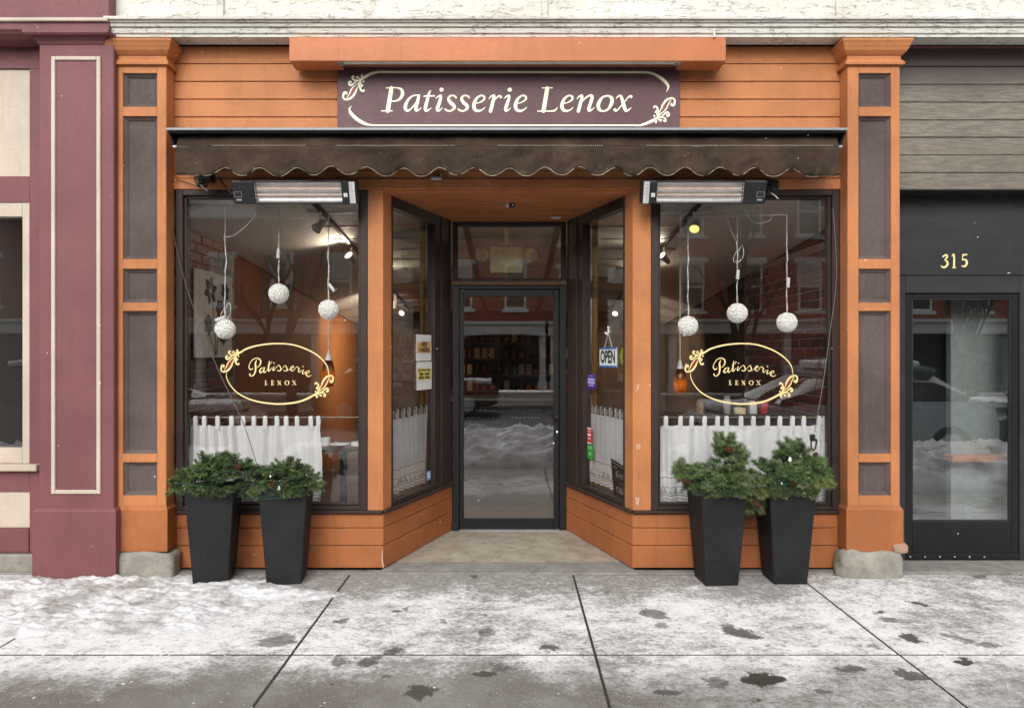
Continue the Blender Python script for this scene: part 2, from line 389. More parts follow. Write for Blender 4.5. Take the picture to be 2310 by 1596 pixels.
# ------------------------------------------------------------------ pen strokes (lettering and scrolls)
def catmull(p, k):
    out = []
    n = len(p)
    for i in range(n-1):
        a, b, c, d = p[max(i-1, 0)], p[i], p[i+1], p[min(i+2, n-1)]
        for j in range(k):
            t = j/k
            out.append(tuple(.5*((2*b[q])+(-a[q]+c[q])*t+(2*a[q]-5*b[q]+4*c[q]-d[q])*t*t+(-a[q]+3*b[q]-3*c[q]+d[q])*t**3) for q in range(len(b))))
    out.append(tuple(p[-1])); return out
def strokes_mb(strokes, mp, k=7, lift=(0, -1, 0), smooth=True):
    """strokes: lists of (x,y,width) in tracing pixels; mp maps a tracing point to the surface; every stroke lies a hair above the last"""
    mb = MB(); L = Vector(lift); lev = 0.0
    for st in strokes:
        st = [(a[0], a[1], a[2]) for a in st]
        if len(st) == 1:
            x, y, r_ = st[0]; vs = [Vector(mp(x+r_*math.cos(t*math.pi/9), y+r_*math.sin(t*math.pi/9)))+L*lev for t in range(18)]
            mb.add(vs, [tuple(range(18))]); lev += .00008; continue
        q = catmull(st, k) if len(st) > 2 else st
        L_, R_ = [], []
        for i, (x, y, w_) in enumerate(q):
            w_ = max(w_, 1.5)
            a, b = q[max(i-1, 0)], q[min(i+1, len(q)-1)]
            dx, dy = b[0]-a[0], b[1]-a[1]; l = math.hypot(dx, dy) or 1
            L_.append((x-dy/l*w_/2, y+dx/l*w_/2)); R_.append((x+dy/l*w_/2, y-dx/l*w_/2))
        vs = []; fs = []
        for i in range(len(q)):
            lev += .000004
            vs += [Vector(mp(*L_[i]))+L*lev, Vector(mp(*R_[i]))+L*lev]
        for i in range(len(q)-1): fs.append((2*i, 2*i+1, 2*i+3, 2*i+2))
        mb.add(vs, fs)
        for e in (0, -1):                                       # round ends
            x, y, w_ = q[e]; w_ = max(w_, 1.5)
            if len(st) > 2 or w_ > 0:
                lev += .00003
                vs = [Vector(mp(x+w_/2*math.cos(t*math.pi/5), y+w_/2*math.sin(t*math.pi/5)))+L*lev for t in range(10)]
                mb.add(vs, [tuple(range(10))])
        lev += .00006
    return mb
def text_mb(txt, size, M, align='CENTER', sx=1.0, bold=0.0, shear=0.0):
    cu = bpy.data.curves.new('t', 'FONT'); cu.body = txt; cu.size = size; cu.align_x = align; cu.align_y = 'CENTER'; cu.offset = bold; cu.shear = shear; cu.resolution_u = 4
    ob = bpy.data.objects.new('t', cu); C.objects.link(ob)
    dg = bpy.context.evaluated_depsgraph_get(); me = bpy.data.meshes.new_from_object(ob.evaluated_get(dg))
    mb = MB(); mb.add([M @ Vector((v.co.x*sx, v.co.y, v.co.z)) for v in me.vertices], [tuple(p.vertices) for p in me.polygons])
    bpy.data.objects.remove(ob); bpy.data.curves.remove(cu); bpy.data.meshes.remove(me)
    return mb
def wallM(x, y, z):  # text plane facing -Y
    return Matrix.Translation((x, y, z)) @ Matrix.Rotation(R(90), 4, 'X')
# ================================================================== the ground
XJ = [-9.0, -7.4, -5.83, -4.27, -2.71, -1.14, .43, 2.0, 3.57, 5.14, 6.7, 8.3]
YJ = [-4.02, -2.72, -1.383, -.072]
b = MB(); b.box(-14, 14, -4.05, -.06, -.16, -.0045); sidewalk = struct('sidewalk', b, plain('joint grit', (.035, .032, .028), .9))
for i in range(len(XJ)-1):
    for j in range(len(YJ)-1):
        b = MB(); g = .0075; dz = rnd.uniform(-.0008, .0008)
        b.box(XJ[i]+g, XJ[i+1]-g, YJ[j]+g+.003, YJ[j+1]-g-.003, -.02, dz, .002)
        part('paving_slab', b, MT['walk'], sidewalk)
b = MB(); b.box(-14, 14, -4.2, -4.06, -.3, -.004, .02); struct('kerb', b, MT['sillstone'])
b = MB(); b.box(-60, 60, -14, -4.21, -.4, -.14); struct('road', b, MT['road'])
b = MB(); b.box(-300, 300, -300, 300, -.9, -.45); struct('ground', b, MT['road'])
b = MB(); b.box(-60, 60, -19.4, -14.01, -.44, -.02); struct('far_pavement', b, MT['sillstone'])

# stone strip at the foot of the front and the entry floor
b = MB()
b.box(-4.5, 4.5, -.070, .004, -.05, .010, .004); struct('stone_sill', b, MT['sillstone'])
A1, B1, A2, B2 = Vector((-.92, 0)), Vector((-.525, 1.1)), Vector((.862, 0)), Vector((.475, 1.1))
b = MB(); b.prism([(-.93, .006), (.875, .006), (.80, .19), (-.86, .19)], -.05, .013); struct('entry_sill', b, MT['sillstone'])
b = MB(); b.prism([(-.86, .192), (.80, .192), (.47, 1.16), (-.52, 1.16)], -.05, .016); struct('entry_floor', b, MT['entryfloor'])

# ================================================================== the shop front
SF = thing('patisserie_storefront', 'orange painted shop front with two display windows and a recessed door', 'storefront', (0, 0, 0))
XL, XR = px(383), px(1909)
ZC = pz(104)                                            # underside of the white cornice
b = MB(); b.box(XL-.3, XR+.3, .024, .14, 2.745, 5.2); part('wall', b, MT['orange_back'], SF)
rows = [104, 144, 184, 224, 264, 304, 344, 384, 403]
for i in range(len(rows)-1):
    z1, z0 = pz(rows[i]), pz(rows[i+1])
    b = MB(); b.box(XL, XR, rnd.uniform(-.001, .001), .022, z0+.0028, z1-.0028, .003); part('siding_board', b, MT['orange'], SF)
b = MB(); b.box(XL, XR, -.012, .022, 2.722, pz(403)-.002, .004); part('header_board', b, MT['orange'], SF)
# entry ceiling boards and the soffit edge
n = 10
def exl(Y): return -.92+.395*Y/1.1
def exr(Y): return .862-.387*Y/1.1
for i in range(n):
    y0, y1 = .0+1.1*i/n+.0045, 1.1*(i+1)/n-.0045
    b = MB(); b.prism([(exl(y0), y0), (exr(y0), y0), (exr(y1), y1), (exl(y1), y1)], 2.705, 2.72); b.prism([(exl(y1)+.005, y1-.008), (exr(y1)-.005, y1-.008), (exr(y1)-.006, y1), (exl(y1)+.006, y1)], 2.7005, 2.7048); part('ceiling_board', b, MT['orange'], SF)
b = MB(); b.prism([(-1.2, .03), (1.2, .03), (.6, 1.2), (-.6, 1.2)], 2.7215, 2.744); part('ceiling_backing', b, MT['orange_back'], SF)
# posts
ZS = .436
for s, poly in ((0, [(px(830), -.004), (-.92, -.004), (-.8805, .107), (-.95, .135), (px(830), .10)]),
                (1, [(px(1468), -.004), (.862, -.004), (.8235, .107), (.89, .135), (px(1468), .10)])):
    b = MB(); b.prism(poly, .437, 2.7205); part('corner_post', b, MT['orange'], SF)

class Loc:                                              # a frame along one splayed side: u along the wall, n towards the entry, z up
    def __init__(s, A, B, side):
        s.A = A; s.u = (B-A).normalized(); s.L = (B-A).length
        s.n = Vector((s.u.y, -s.u.x)) if side < 0 else Vector((-s.u.y, s.u.x))
        s.M = Matrix(((s.u.x, s.n.x, 0, A.x), (s.u.y, s.n.y, 0, A.y), (0, 0, 1, 0), (0, 0, 0, 1)))
    def P(s, u, n, z): return s.M @ Vector((u, n, z))
LL, LR = Loc(A1, B1, -1), Loc(A2, B2, 1)

# bulkhead boards under the windows, the dark sill above them
zb = [.410, .309, .183, .022]
for (x0, x1) in ((px(393), -.921), (.863, px(1897))):
    for i in range(3):
        b = MB(); b.box(x0, x1, 0, .022, zb[i+1]+.0025, zb[i]-.0025, .003); part('bulkhead_board', b, MT['orange_low'], SF)
    b = MB(); b.box(x0, x1, .023, .09, .022, .409); part('bulkhead_core', b, MT['orange_back'], SF)
    b = MB(); b.box(x0-.0, x1, -.022, .10, .411, .4355, .006); part('window_sill', b, MT['brown'], SF)
for L in (LL, LR):
    for i in range(3):
        b = MB(); b.box(.003, L.L+.01, -.022, 0, zb[i+1]+.0025-(.004 if i == 2 else 0), zb[i]-.0025, .003, M=L.M); part('bulkhead_board', b, MT['orange_low'], SF)
    b = MB(); b.box(.03, L.L+.01, -.09, -.023, .022, .409, M=L.M); part('bulkhead_core', b, MT['orange_back'], SF)
    b = MB(); b.box(.004, L.L+.005, -.10, .022, .411, .4355, .006, M=L.M); part('window_sill', b, MT['brown'], SF)

# display windows
def framebars(b, x0, x1, z0, z1, w, y0, y1, c=.004, M=None, wb=None, wt=None):
    wb = wb or w; wt = wt or w
    b.box(x0, x0+w, y0, y1, z0, z1, c, M=M); b.box(x1-w, x1, y0, y1, z0, z1, c, M=M)
    b.box(x0+w, x1-w, y0+.001, y1-.001, z0, z0+wb, c, M=M); b.box(x0+w, x1-w, y0+.001, y1-.001, z1-wt, z1, c, M=M)
def sgn(k): return lambda x, y: k
ZOOM_L, ZOOM_R = (630, 980, 370/2310), (1990, 980, 370/2310)
def flourish(f):
    S = [[(150,392,10),(158,368,26),(130,362,30),(116,395,26),(118,435,24),(155,455,22),(220,430,30),(268,370,26),(300,290,18),(345,205,12)],
         [(160,432,8),(192,385,14),(222,320,18),(262,278,14),(325,225,10)],
         [(340,205,10),(280,222,16),(225,268,26),(196,258,30),(194,228,28),(216,222,18),(222,240,8)],
         [(345,195,10),(275,205,18),(238,185,24),(236,156,24),(256,154,16),(262,170,8)],
         [(352,186,8),(315,176,14),(288,172,14),(300,152,12),(318,160,8)], [(348,158,9)], [(360,138,14)], [(375,165,30),(352,190,20),(330,230,12)],
         [(328,250,12),(332,300,22),(352,338,26),(378,345,26),(388,328,16)], [(345,225,10),(348,262,18),(362,280,16),(372,262,10)], [(380,222,13)], [(352,290,10)]]
    red = [[(194,424,3),(215,385,20),(245,340,32),(280,300,20),(306,268,3)]]
    return [[(*f(x, y), w*f(0, 0, True)) for x, y, w in st] for st in S], [[(*f(x, y), w*f(0, 0, True)) for x, y, w in st] for st in red]
SCRIPT = [[(762,458,8),(738,520,30),(742,600,36),(735,680,30),(700,742,22),(655,752,20),(634,722,22),(640,710,20)],
    [(692,608,14),(668,634,22),(636,628,22),(622,590,18),(640,520,14),(700,450,18),(770,428,22),(828,460,28),(832,525,26),(795,585,14),(752,592,8)],
    [(890,604,14),(845,615,22),(816,668,30),(838,695,22),(880,655,10),(908,608,12)], [(908,604,22),(892,655,28),(905,690,20),(950,650,9)],
    [(950,650,9),(985,570,14),(996,482,16)], [(996,482,14),(986,560,26),(978,640,28),(992,664,20),(1040,605,8)], [(1042,492,14),(1012,530,10),(955,560,6)],
    [(1078,580,14),(1062,628,24),(1072,655,18),(1112,600,8)], [(1083,520,14)],
    [(1112,608,8),(1168,556,14),(1198,598,20),(1205,640,22),(1172,662,18),(1140,648,14)], [(1200,655,9),(1245,605,8),(1288,560,14),(1312,600,20),(1320,645,22),(1287,666,18),(1258,650,14)],
    [(1315,658,9),(1380,622,10),(1438,595,16),(1424,570,16),(1388,605,24),(1396,650,22),(1432,655,14),(1480,600,8)],
    [(1478,600,8),(1508,584,18),(1520,604,12),(1542,612,20),(1526,656,22),(1545,686,16),(1592,640,8)],
    [(1622,640,14),(1602,688,24),(1616,716,16),(1662,672,8)], [(1612,580,14)],
    [(1655,722,9),(1716,694,13),(1728,664,15),(1692,664,16),(1664,712,24),(1688,754,20),(1734,757,16),(1766,736,8)]]
CAPS = [[(926,840,20),(926,916,20)], [(905,839,7),(948,839,7)], [(905,917,7),(952,917,8)], [(952,918,7),(957,890,7)],
    [(1040,840,20),(1040,916,20)], [(1020,839,7),(1076,839,8)], [(1020,917,7),(1078,917,8)], [(1040,877,8),(1066,877,8)], [(1076,839,6),(1078,858,6)], [(1078,917,6),(1082,896,6)], [(1066,866,5),(1066,888,5)],
    [(1155,840,8),(1155,918,8)], [(1152,840,22),(1198,916,22)], [(1198,840,8),(1198,916,8)], [(1138,839,6),(1160,839,6)], [(1142,918,6),(1168,918,6)], [(1186,839,6),(1212,839,6)],
    [(1315,840,10),(1285,856,20),(1280,880,22),(1288,904,20),(1315,917,10),(1342,904,20),(1350,878,22),(1344,854,20),(1315,840,10)],
    [(1422,842,20),(1478,916,20)], [(1476,842,8),(1420,916,8)], [(1408,839,6),(1444,839,6)], [(1462,839,6),(1490,839,6)], [(1406,918,6),(1436,918,6)], [(1458,918,6),(1494,918,6)]]
OVAL = [[(400,366,24),(470,318,34),(600,248,36),(850,185,34),(1150,162,30),(1450,190,30),(1750,302,30),(1950,442,26),(2050,580,20),(2080,722,12)],
    [(210,692,8),(214,790,18),(300,950,22),(450,1088,26),(700,1200,32),(1000,1255,36),(1250,1262,38),(1550,1220,40),(1780,1118,42),(1885,1045,30)]]
def fl_a(x, y, w=False): return 1.22 if w else (x*1.2-26, y*1.25+110)
def fl_b(x, y, w=False):
    if w: return 1.22
    p = fl_a(x, y); return (2270-p[0], 1425-p[1])
def display_window(x0, x1, zoom, name_side):
    b = MB(); z0, z1 = .437, 2.7195
    framebars(b, x0, x1, z0, z1, .052, -.010, .09, .004, wb=.028, wt=.040)
    framebars(b, x0+.0525, x1-.0525, z0+.0285, z1-.0405, .018, .014, .075, .003)
    wn = part('display_window', b, MT['brown'], SF)
    b = MB(); b.box(x0+.066, x1-.066, .030, .036, z0+.042, z1-.055); part('pane', b, MT['glass'], wn)
    mp = lambda x, y: (px((zoom[0]+x*zoom[2])*.77, .027), .027, pz((zoom[1]+y*zoom[2])*.77, .027))
    part('oval_border', strokes_mb([[(a, c_, w_*.85) for a, c_, w_ in q2] for q2 in OVAL], mp, 12), MT['goldw'], wn, recalc=False)
    part('script_lettering', strokes_mb([[(a, c_, w_*.85) for a, c_, w_ in q2] for q2 in SCRIPT], mp), MT['goldw'], wn, recalc=False)
    for q in range(5):
        cs = [c for c in CAPS if min(4, max(0, sum(p[0] > e for e in (985, 1110, 1240, 1380) for p in c[:1]))) == q]
        part('capital_letter', strokes_mb([[(a, c_, w_*.72) for a, c_, w_ in q2] for q2 in cs], mp), MT['goldw'], wn, recalc=False)
    for f in (fl_a, fl_b):
        g, rd = flourish(f)
        fo = part('flourish', strokes_mb(g, mp), MT['goldw'], wn, recalc=False)
        mp2 = lambda x, y: (px((zoom[0]+x*zoom[2])*.77, .027), .0255, pz((zoom[1]+y*zoom[2])*.77, .027))
        part('flourish_leaf', strokes_mb(rd, mp2), MT['redleaf2'], wn, recalc=False)
    return wn
WL = display_window(px(397), px(830)-.002, ZOOM_L, 'l')
WR = display_window(px(1468)+.002, px(1893), ZOOM_R, 'r')
# splayed side windows of the entry
for L in (LL, LR):
    b = MB(); u0, u1 = .118, L.L*.985
    b.box(u0, u0+.022, -.10, .004, .437, 2.704, .003, M=L.M)
    b.box(u0+.0225, L.L*.80, -.07, .003, .437, .475, .003, M=L.M); b.box(u0+.0225, L.L*.80, -.07, .003, 2.625, 2.704, .003, M=L.M)
    b.box(L.L*.715, L.L*.80, -.07, .002, .4755, 2.6245, .003, M=L.M)
    b.box(L.L*.805, L.L*.90, -.10, .012, .437, 2.704, .005, M=L.M)
    b.box(L.L*.905, u1, -.10, .004, .437, 2.704, .005, M=L.M)
    sw = part('side_window', b, MT['brown'], SF)
    b = MB(); b.box(u0+.020, L.L*.72, -.041, -.035, .47, 2.63, M=L.M); part('pane', b, MT['glass'], sw)
    b = MB(); b.box(L.L*.692, L.L*.74, -.125, -.095, .45, 2.65, .003, M=L.M); part('inner_stile', b, plain('ochre wood', srgb(140, 104, 56), .5), sw)
# door, its frame and the light above
YD = 1.1
dx0, dx1 = px(1020, YD), px(1278, YD)
b = MB()
b.box(dx0, px(1036, YD), YD-.005, YD+.10, .017, 2.145, .004); b.box(px(1262, YD), dx1, YD-.005, YD+.10, .017, 2.145, .004)
b.box(px(1036, YD)+.0005, px(1262, YD)-.0005, YD-.002, YD+.09, 2.115, 2.145, .003)
part('door_frame', b, MT['black'], SF)
b = MB(); b.box(px(1036, YD), px(1262, YD), YD-.03, YD+.1, .012, .022, .003); part('threshold', b, MT['greymetal'], SF)
b = MB(); gx0, gx1, gz0, gz1 = px(1046, YD), px(1249, YD), pz(1169, YD), pz(668, YD)
x0, x1 = px(1037, YD), px(1261, YD)
b.box(x0, gx0, YD+.012, YD+.055, .028, 2.11, .003); b.box(gx1, x1, YD+.012, YD+.055, .028, 2.11, .003)
b.box(gx0+.0005, gx1-.0005, YD+.013, YD+.054, .028, gz0, .003); b.box(gx0+.0005, gx1-.0005, YD+.013, YD+.054, gz1, 2.11, .003)
door = part('door', b, MT['black'], SF, label='black framed glass entry door')
b = MB(); b.box(gx0-.005, gx1+.005, YD+.03, YD+.036, gz0-.005, gz1+.005); part('pane', b, MT['glass_door'], door)
hx, hz = px(1256, YD), pz(943, YD)
b = MB(); b.lathe([(.02, 0), (.02, .012), (.012, .018)], 14, M=Matrix.Translation((hx, YD+.012, hz)) @ Matrix.Rotation(R(90), 4, 'X'))
b.tube([(hx, YD, hz), (hx, YD-.035, hz+.003), (hx-.03, YD-.045, hz+.012), (hx-.06, YD-.045, hz+.016)], .009, 8); part('handle', b, MT['blackmetal'], door, smooth=True)
b = MB(); b.lathe([(.011, 0), (.011, .006), (.006, .008)], 12, M=Matrix.Translation((hx+.004, YD+.012, pz(975, YD))) @ Matrix.Rotation(R(90), 4, 'X')); part('lock', b, MT['chrome'], door, smooth=True)
b = MB(); b.box(px(1020, YD)+.002, px(1034, YD), YD-.03, YD-.006, .02, .09, .004); part('door_stop', b, MT['blackmetal'], SF)
# transom
b = MB(); framebars(b, dx0+.001, dx1-.001, 2.185, 2.703, .045, YD, YD+.09, .004, wb=.02, wt=.035); tr = part('transom', b, MT['brown'], SF)
b = MB(); b.box(dx0+.04, dx1-.04, YD+.03, YD+.036, 2.20, 2.675); part('pane', b, MT['glass'], tr)
b = MB(); b.box(dx0+.0, dx1, YD-.025, YD+.08, 2.1465, 2.1845, .004); part('transom_ledge', b, paint('scuffed brown ledge', srgb(104, 78, 52), .5), SF)

# pilasters
PY = -.12
def pilaster(fx0, fx1, pw0, pw1, side):
    X0, X1 = px(fx0, PY), px(fx1, PY); a, c = px(pw0, PY), px(pw1, PY)
    zt, zbse = pz(150, PY), pz(1140, PY)
    ys = [(165, 241), (262, 584), (606, 682), (701, 1023), (1042, 1117)]
    b = MB()
    b.box(X0, a, PY, -.002, zbse, zt, .003); b.box(c, X1, PY, -.002, zbse, zt, .003)
    edges = [zt]+[z for y0, y1 in ys for z in (pz(y0, PY), pz(y1, PY))]+[zbse]
    for i in range(0, len(edges), 2): b.box(a+.0004, c-.0004, PY+.0006, -.002, edges[i+1], edges[i], .0015)
    pl = part('pilaster', b, MT['orange'], SF)
    for y0, y1 in ys:
        z1, z0 = pz(y0, PY), pz(y1, PY); b = MB(); q = .028
        v = [(a, PY+.012, z0), (c, PY+.012, z0), (c, PY+.012, z1), (a, PY+.012, z1), (a+q, PY+.032, z0+q), (c-q, PY+.032, z0+q), (c-q, PY+.032, z1-q), (a+q, PY+.032, z1-q),
             (a+q*.75, PY+.024, z0+q*.75), (c-q*.75, PY+.024, z0+q*.75), (c-q*.75, PY+.024, z1-q*.75), (a+q*.75, PY+.024, z1-q*.75)]
        f = [(i, (i+1) % 4, 8+(i+1) % 4, 8+i) for i in range(4)]+[(8+i, 8+(i+1) % 4, 4+(i+1) % 4, 4+i) for i in range(4)]+[(4, 5, 6, 7)]
        b.add(v, f); part('panel', b, MT['panel'], pl, recalc=False)
    # capital and base
    k = 1/(FPX/(CAMD+PY-.03))
    zz = lambda y, o=0: pz(y, PY-o)
    prof = [(0, zz(149)), (.004, zz(147)), (.022, zz(145, .02)), (.024, zz(140, .02)), (.014, zz(137, .01)), (.004, zz(135)), (.004, zz(127)), (.008, zz(125, .01)), (.018, zz(121, .02)), (.036, zz(112, .04)), (.045, zz(104, .045)),
            (.048, zz(102, .05)), (.052, zz(98, .05)), (.062, zz(90, .06)), (.062, pz(104)-.003)]
    zs = [p for p in prof]; zs[-1] = (.062, max(zs[-2][1]+.01, pz(86, PY-.06)))
    b = MB(); b.ringloft(X0, X1, PY, -.002, zs); part('capital', b, MT['orange'], pl)
    prof = [(.016, zz(1243, .016)), (.016, zz(1150, .016)), (.012, zz(1147, .01)), (.004, zz(1143)), (.0, zz(1139))]
    b = MB(); b.ringloft(X0, X1, PY, -.002, prof); part('base', b, MT['orange_low'], pl)
    return pl, X0, X1
plL, lx0, lx1 = pilaster(258, 375, 277, 354, -1)
plR, rx0, rx1 = pilaster(1912, 2030, 1937, 2010, 1)
def rough_block(x0, x1, y0, y1, z0, z1, amp, seed, n=(8, 5, 4)):
    bm = bmesh.new(); bmesh.ops.create_cube(bm, size=1)
    bmesh.ops.subdivide_edges(bm, edges=bm.edges, cuts=7, use_grid_fill=True)
    for v in bm.verts:
        c = v.co*2; r_ = Vector((abs(c.x)**6, abs(c.y)**6, abs(c.z)**6)); k = (r_.x+r_.y+r_.z)**(-1/6) if r_.length > 0 else 1
        k = min(1, k*1.02); p = Vector(((x0+x1)/2+v.co.x*k*(x1-x0), (y0+y1)/2+v.co.y*k*(y1-y0), (z0+z1)/2+v.co.z*k*(z1-z0)))
        p += mnoise.noise_vector(p*9+Vector((seed, 0, 0)))*amp+mnoise.noise_vector(p*30+Vector((seed, 0, 0)))*amp*.35
        v.co = p
    mb = MB(); bm.verts.index_update(); mb.add([v.co.copy() for v in bm.verts], [tuple(v.index for v in f.verts) for f in bm.faces]); bm.free(); return mb
zt = pz(1243, PY-.016)-.004
part('plinth_stone', rough_block(lx0-.01, lx1+.055, -.155, .0, -.03, zt, .016, 3), MT['stone'], plL, smooth='all')
part('plinth_stone', rough_block(rx0-.055, rx1+.02, -.165, .0, -.03, zt+.004, .026, 8), MT['stone'], plR, smooth='all')
part('broken_corner', rough_block(rx1-.06, rx1+.045, -.152, -.05, zt-.012, zt+.055, .014, 21), mk_stone('broken mortar', srgb(170, 130, 104), srgb(150, 140, 128), srgb(96, 84, 72)), plR, smooth='all')

cr_ = random.Random(77)
chips = [[[(x+cr_.uniform(-5, 5), y+cr_.uniform(-9, 9), cr_.uniform(2, 5)), (x+cr_.uniform(-5, 5), y+cr_.uniform(-10, 10), cr_.uniform(1, 4)), (x+cr_.uniform(-4, 4), y+cr_.uniform(-10, 10), cr_.uniform(1, 4))] for q in range(3)] for x, y in ((1426, 874), (1428, 1003), (1424, 1130))]+[[[(866,1240,3),(865,1262,4),(868,1277,6)]]]
for k, st in enumerate(chips):
    part('bare_patch', strokes_mb([[(a, c_, w_*.6) for a, c_, w_ in q] for q in st], lambda x, y: (px(x+(12 if k < 3 else -3), -.006), -.0065, pz(y, -.006)), 5), plain('bare primer', srgb(196, 168, 142), .8), SF, recalc=False)
# ================================================================== white cornice and frieze above
CO = thing('white_cornice', 'weathered white wooden cornice and frieze with cracked paint above the shop', 'cornice', (0, 0, 3.75))
cx0 = px(244, -.14); zb0 = pz(84, -.14)
prof = [(-.02, ZC+.0), (-.132, zb0), (-.142, zb0), (-.142, pz(77, -.142)), (-.147, pz(76.5, -.147)), (-.147, pz(75, -.147)), (-.152, pz(74.5, -.152)), (-.156, pz(63, -.156)), (-.150, pz(62, -.15)), (-.150, pz(60.5, -.15)), (-.166, pz(60, -.166)), (-.170, pz(53, -.17)), (-.164, pz(52.5, -.164)), (-.164, pz(51, -.164)),
        (-.178, pz(50.5, -.178)), (-.184, pz(44, -.184)), (-.198, pz(42.5, -.198)), (-.200, pz(36, -.2)), (-.10, pz(33, -.2)+.03), (-.02, pz(33, -.2)+.03)]
b = MB(); b.extr_x(prof, cx0, 6.0); part('cornice_moulding', b, MT['whitecrack'], CO)
zf = pz(36, -.2)-.02
fj = [px(246, -.10), px(491, -.10), px(1226, -.10), px(1888, -.10), px(2700, -.1), 6.0]
for i in range(len(fj)-1):
    b = MB(); b.box(fj[i]+.002, fj[i+1]-.002, -.10+rnd.uniform(-.002, .002), -.02, zf, 5.2, .004); part('frieze_board', b, MT['whitecrack'], CO)
for x in (498, 1229, 1893):
    b = MB(); b.box(px(x-7, -.11), px(x+7, -.11), -.118, -.103, zf+.034, 5.2, .004); part('frieze_batten', b, MT['whitecrack'], CO)
b = MB(); b.tube([(px(1612, -.22), -.215, pz(84, -.22)), (px(1612, -.22), -.215, pz(66, -.22))], .008, 8); part('conduit', b, MT['greymetal'], CO)

# ================================================================== maroon neighbour
MA = thing('maroon_storefront', 'maroon painted neighbouring shop front with cream trim at the left edge', 'storefront', (-3.2, 0, 0))
MY = -.17
mx0, mx1 = px(88, MY), px(257, MY)
b = MB(); b.box(mx0, mx1, MY, -.002, pz(1146, MY), pz(100, MY), .006); part('pilaster', b, MT['maroon'], MA)
b = MB(); framebars(b, px(117, MY), px(228, MY), pz(1113, MY), pz(128, MY), px(9, MY)-px(0, MY), MY-.012, MY+.004, .004); part('panel_moulding', b, MT['cream'], MA)
prof = [(.028, -.05), (.028, pz(1153, MY-.028)), (.020, pz(1149, MY-.02)), (.0, pz(1144, MY))]
b = MB(); b.ringloft(mx0, mx1, MY, -.002, prof); part('base', b, MT['maroon'], MA)
prof = [(.0, pz(101, MY)), (.006, pz(99, MY)), (.012, pz(92, MY-.01)), (.03, pz(86, MY-.03)), (.034, pz(82, MY-.03)), (.06, pz(78, MY-.06)), (.07, pz(73, MY-.07)), (.07, pz(66, MY-.07))]
b = MB(); b.ringloft(mx0, mx1-.07, MY, -.002, prof); part('capital', b, MT['maroon'], MA)
ex1 = px(243, -.2)
b = MB()
prof = [(-.0, pz(92, -.10)), (-.10, pz(84, -.14)), (-.14, pz(78, -.15)), (-.16, pz(74, -.17)), (-.16, pz(73, -.17)), (-.172, pz(70, -.17)), (-.18, pz(66, -.18)), (-.18, pz(48, -.18)), (-.0, pz(48, -.18))]
b.extr_x(prof, -6, ex1-.002); part('entablature', b, MT['maroon'], MA)
b = MB(); b.box(-6, ex1-.003, -.200, 0, pz(47.7, -.2)+.001, pz(39, -.2), .004); part('cream_fillet', b, MT['cream'], MA)
b = MB(); b.box(-6, ex1-.001, -.185, 0, pz(39, -.2)+.001, 5.2, .004); part('fascia', b, MT['maroon'], MA)
# recessed bay left of the pilaster
b = MB()
b.box(-6, mx0+.02, .02, .12, pz(152), pz(84, -.1), .002)                      # top rail
b.box(px(62), mx0+.02, .02, .12, pz(1247), pz(152)-.0005, .002)                # stile
b.box(-6, px(62)-.0005, .021, .12, pz(455), pz(396), .002); b.box(-6, px(62)-.0005, .021, .12, pz(1110), pz(1062), .002)
b.box(-6, px(62)-.0005, .012, .12, pz(1247), pz(1192), .003)
part('bay_frame', b, MT['maroon'], MA)
b = MB(); b.box(-6, px(62)-.001, .035, .10, pz(395.5), pz(152.5), .002); part('upper_panel', b, MT['cream'], MA)
b = MB(); b.box(-6, px(62)-.001, .030, .10, pz(1191.5), pz(1110.5), .002); part('lower_panel', b, MT['cream'], MA)
b = MB(); framebars(b, -6, px(62)-.001, pz(1046), pz(455.5), px(17)-px(0), .024, .10, .004, wb=.11, wt=.10); wnd = part('window', b, MT['cream'], MA)
b = MB(); b.box(-6+.03, px(46), .055, .061, pz(1014), pz(482)); part('pane', b, MT['glass'], wnd)
b = MB(); b.box(-6, px(88), -.03, .05, pz(1061), pz(1046.5), .004); part('window_sill', b, MT['cream'], MA)
b = MB(); b.box(-6, mx0-.03, -.02, .1, -.05, pz(1249), .01); part('plinth_stone', b, MT['stone'], MA)
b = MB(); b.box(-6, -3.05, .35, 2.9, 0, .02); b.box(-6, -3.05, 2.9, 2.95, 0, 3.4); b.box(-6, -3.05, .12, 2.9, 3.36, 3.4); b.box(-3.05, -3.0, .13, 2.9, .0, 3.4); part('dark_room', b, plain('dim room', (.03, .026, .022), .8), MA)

# ================================================================== black neighbour, number 315
BK = thing('black_storefront', 'black painted neighbouring entrance with grey boards above, marked 315', 'storefront', (3.1, 0, 0))
bx0 = px(2031, .0)
bz = [105, 150.5, 191, 231, 271, 310, 350, 390, 428]
for i in range(len(bz)-1):
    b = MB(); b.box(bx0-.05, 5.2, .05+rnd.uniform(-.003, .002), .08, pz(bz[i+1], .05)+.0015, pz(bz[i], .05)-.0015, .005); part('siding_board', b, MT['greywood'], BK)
b = MB(); b.box(bx0-.05, 5.2, .082, .12, pz(428, .05), 4.2); part('wall', b, MT['darkhole'], BK)
b = MB(); b.box(bx0-.05, 5.2, .05, .11, ZC+.003, ZC+.10); b.box(bx0-.05, 5.2, .02, .082, pz(107, .05), ZC+.002, .003); part('top_strip', b, MT['maroon'], BK)
BY = .22
b = MB(); b.box(bx0-.08, 5.2, BY, BY+.05, pz(621, BY)+.002, pz(428, .05)-.004, .002); b.box(bx0-.08, 5.2, .083, BY-.001, pz(428, .05)-.006, pz(428, .05)+.02); tp = part('transom_panel', b, MT['charcoal'], BK)
f0, f1 = px(2058, BY), px(2282, BY)
b = MB(); zt, zbm = pz(622, BY), pz(1262, BY)
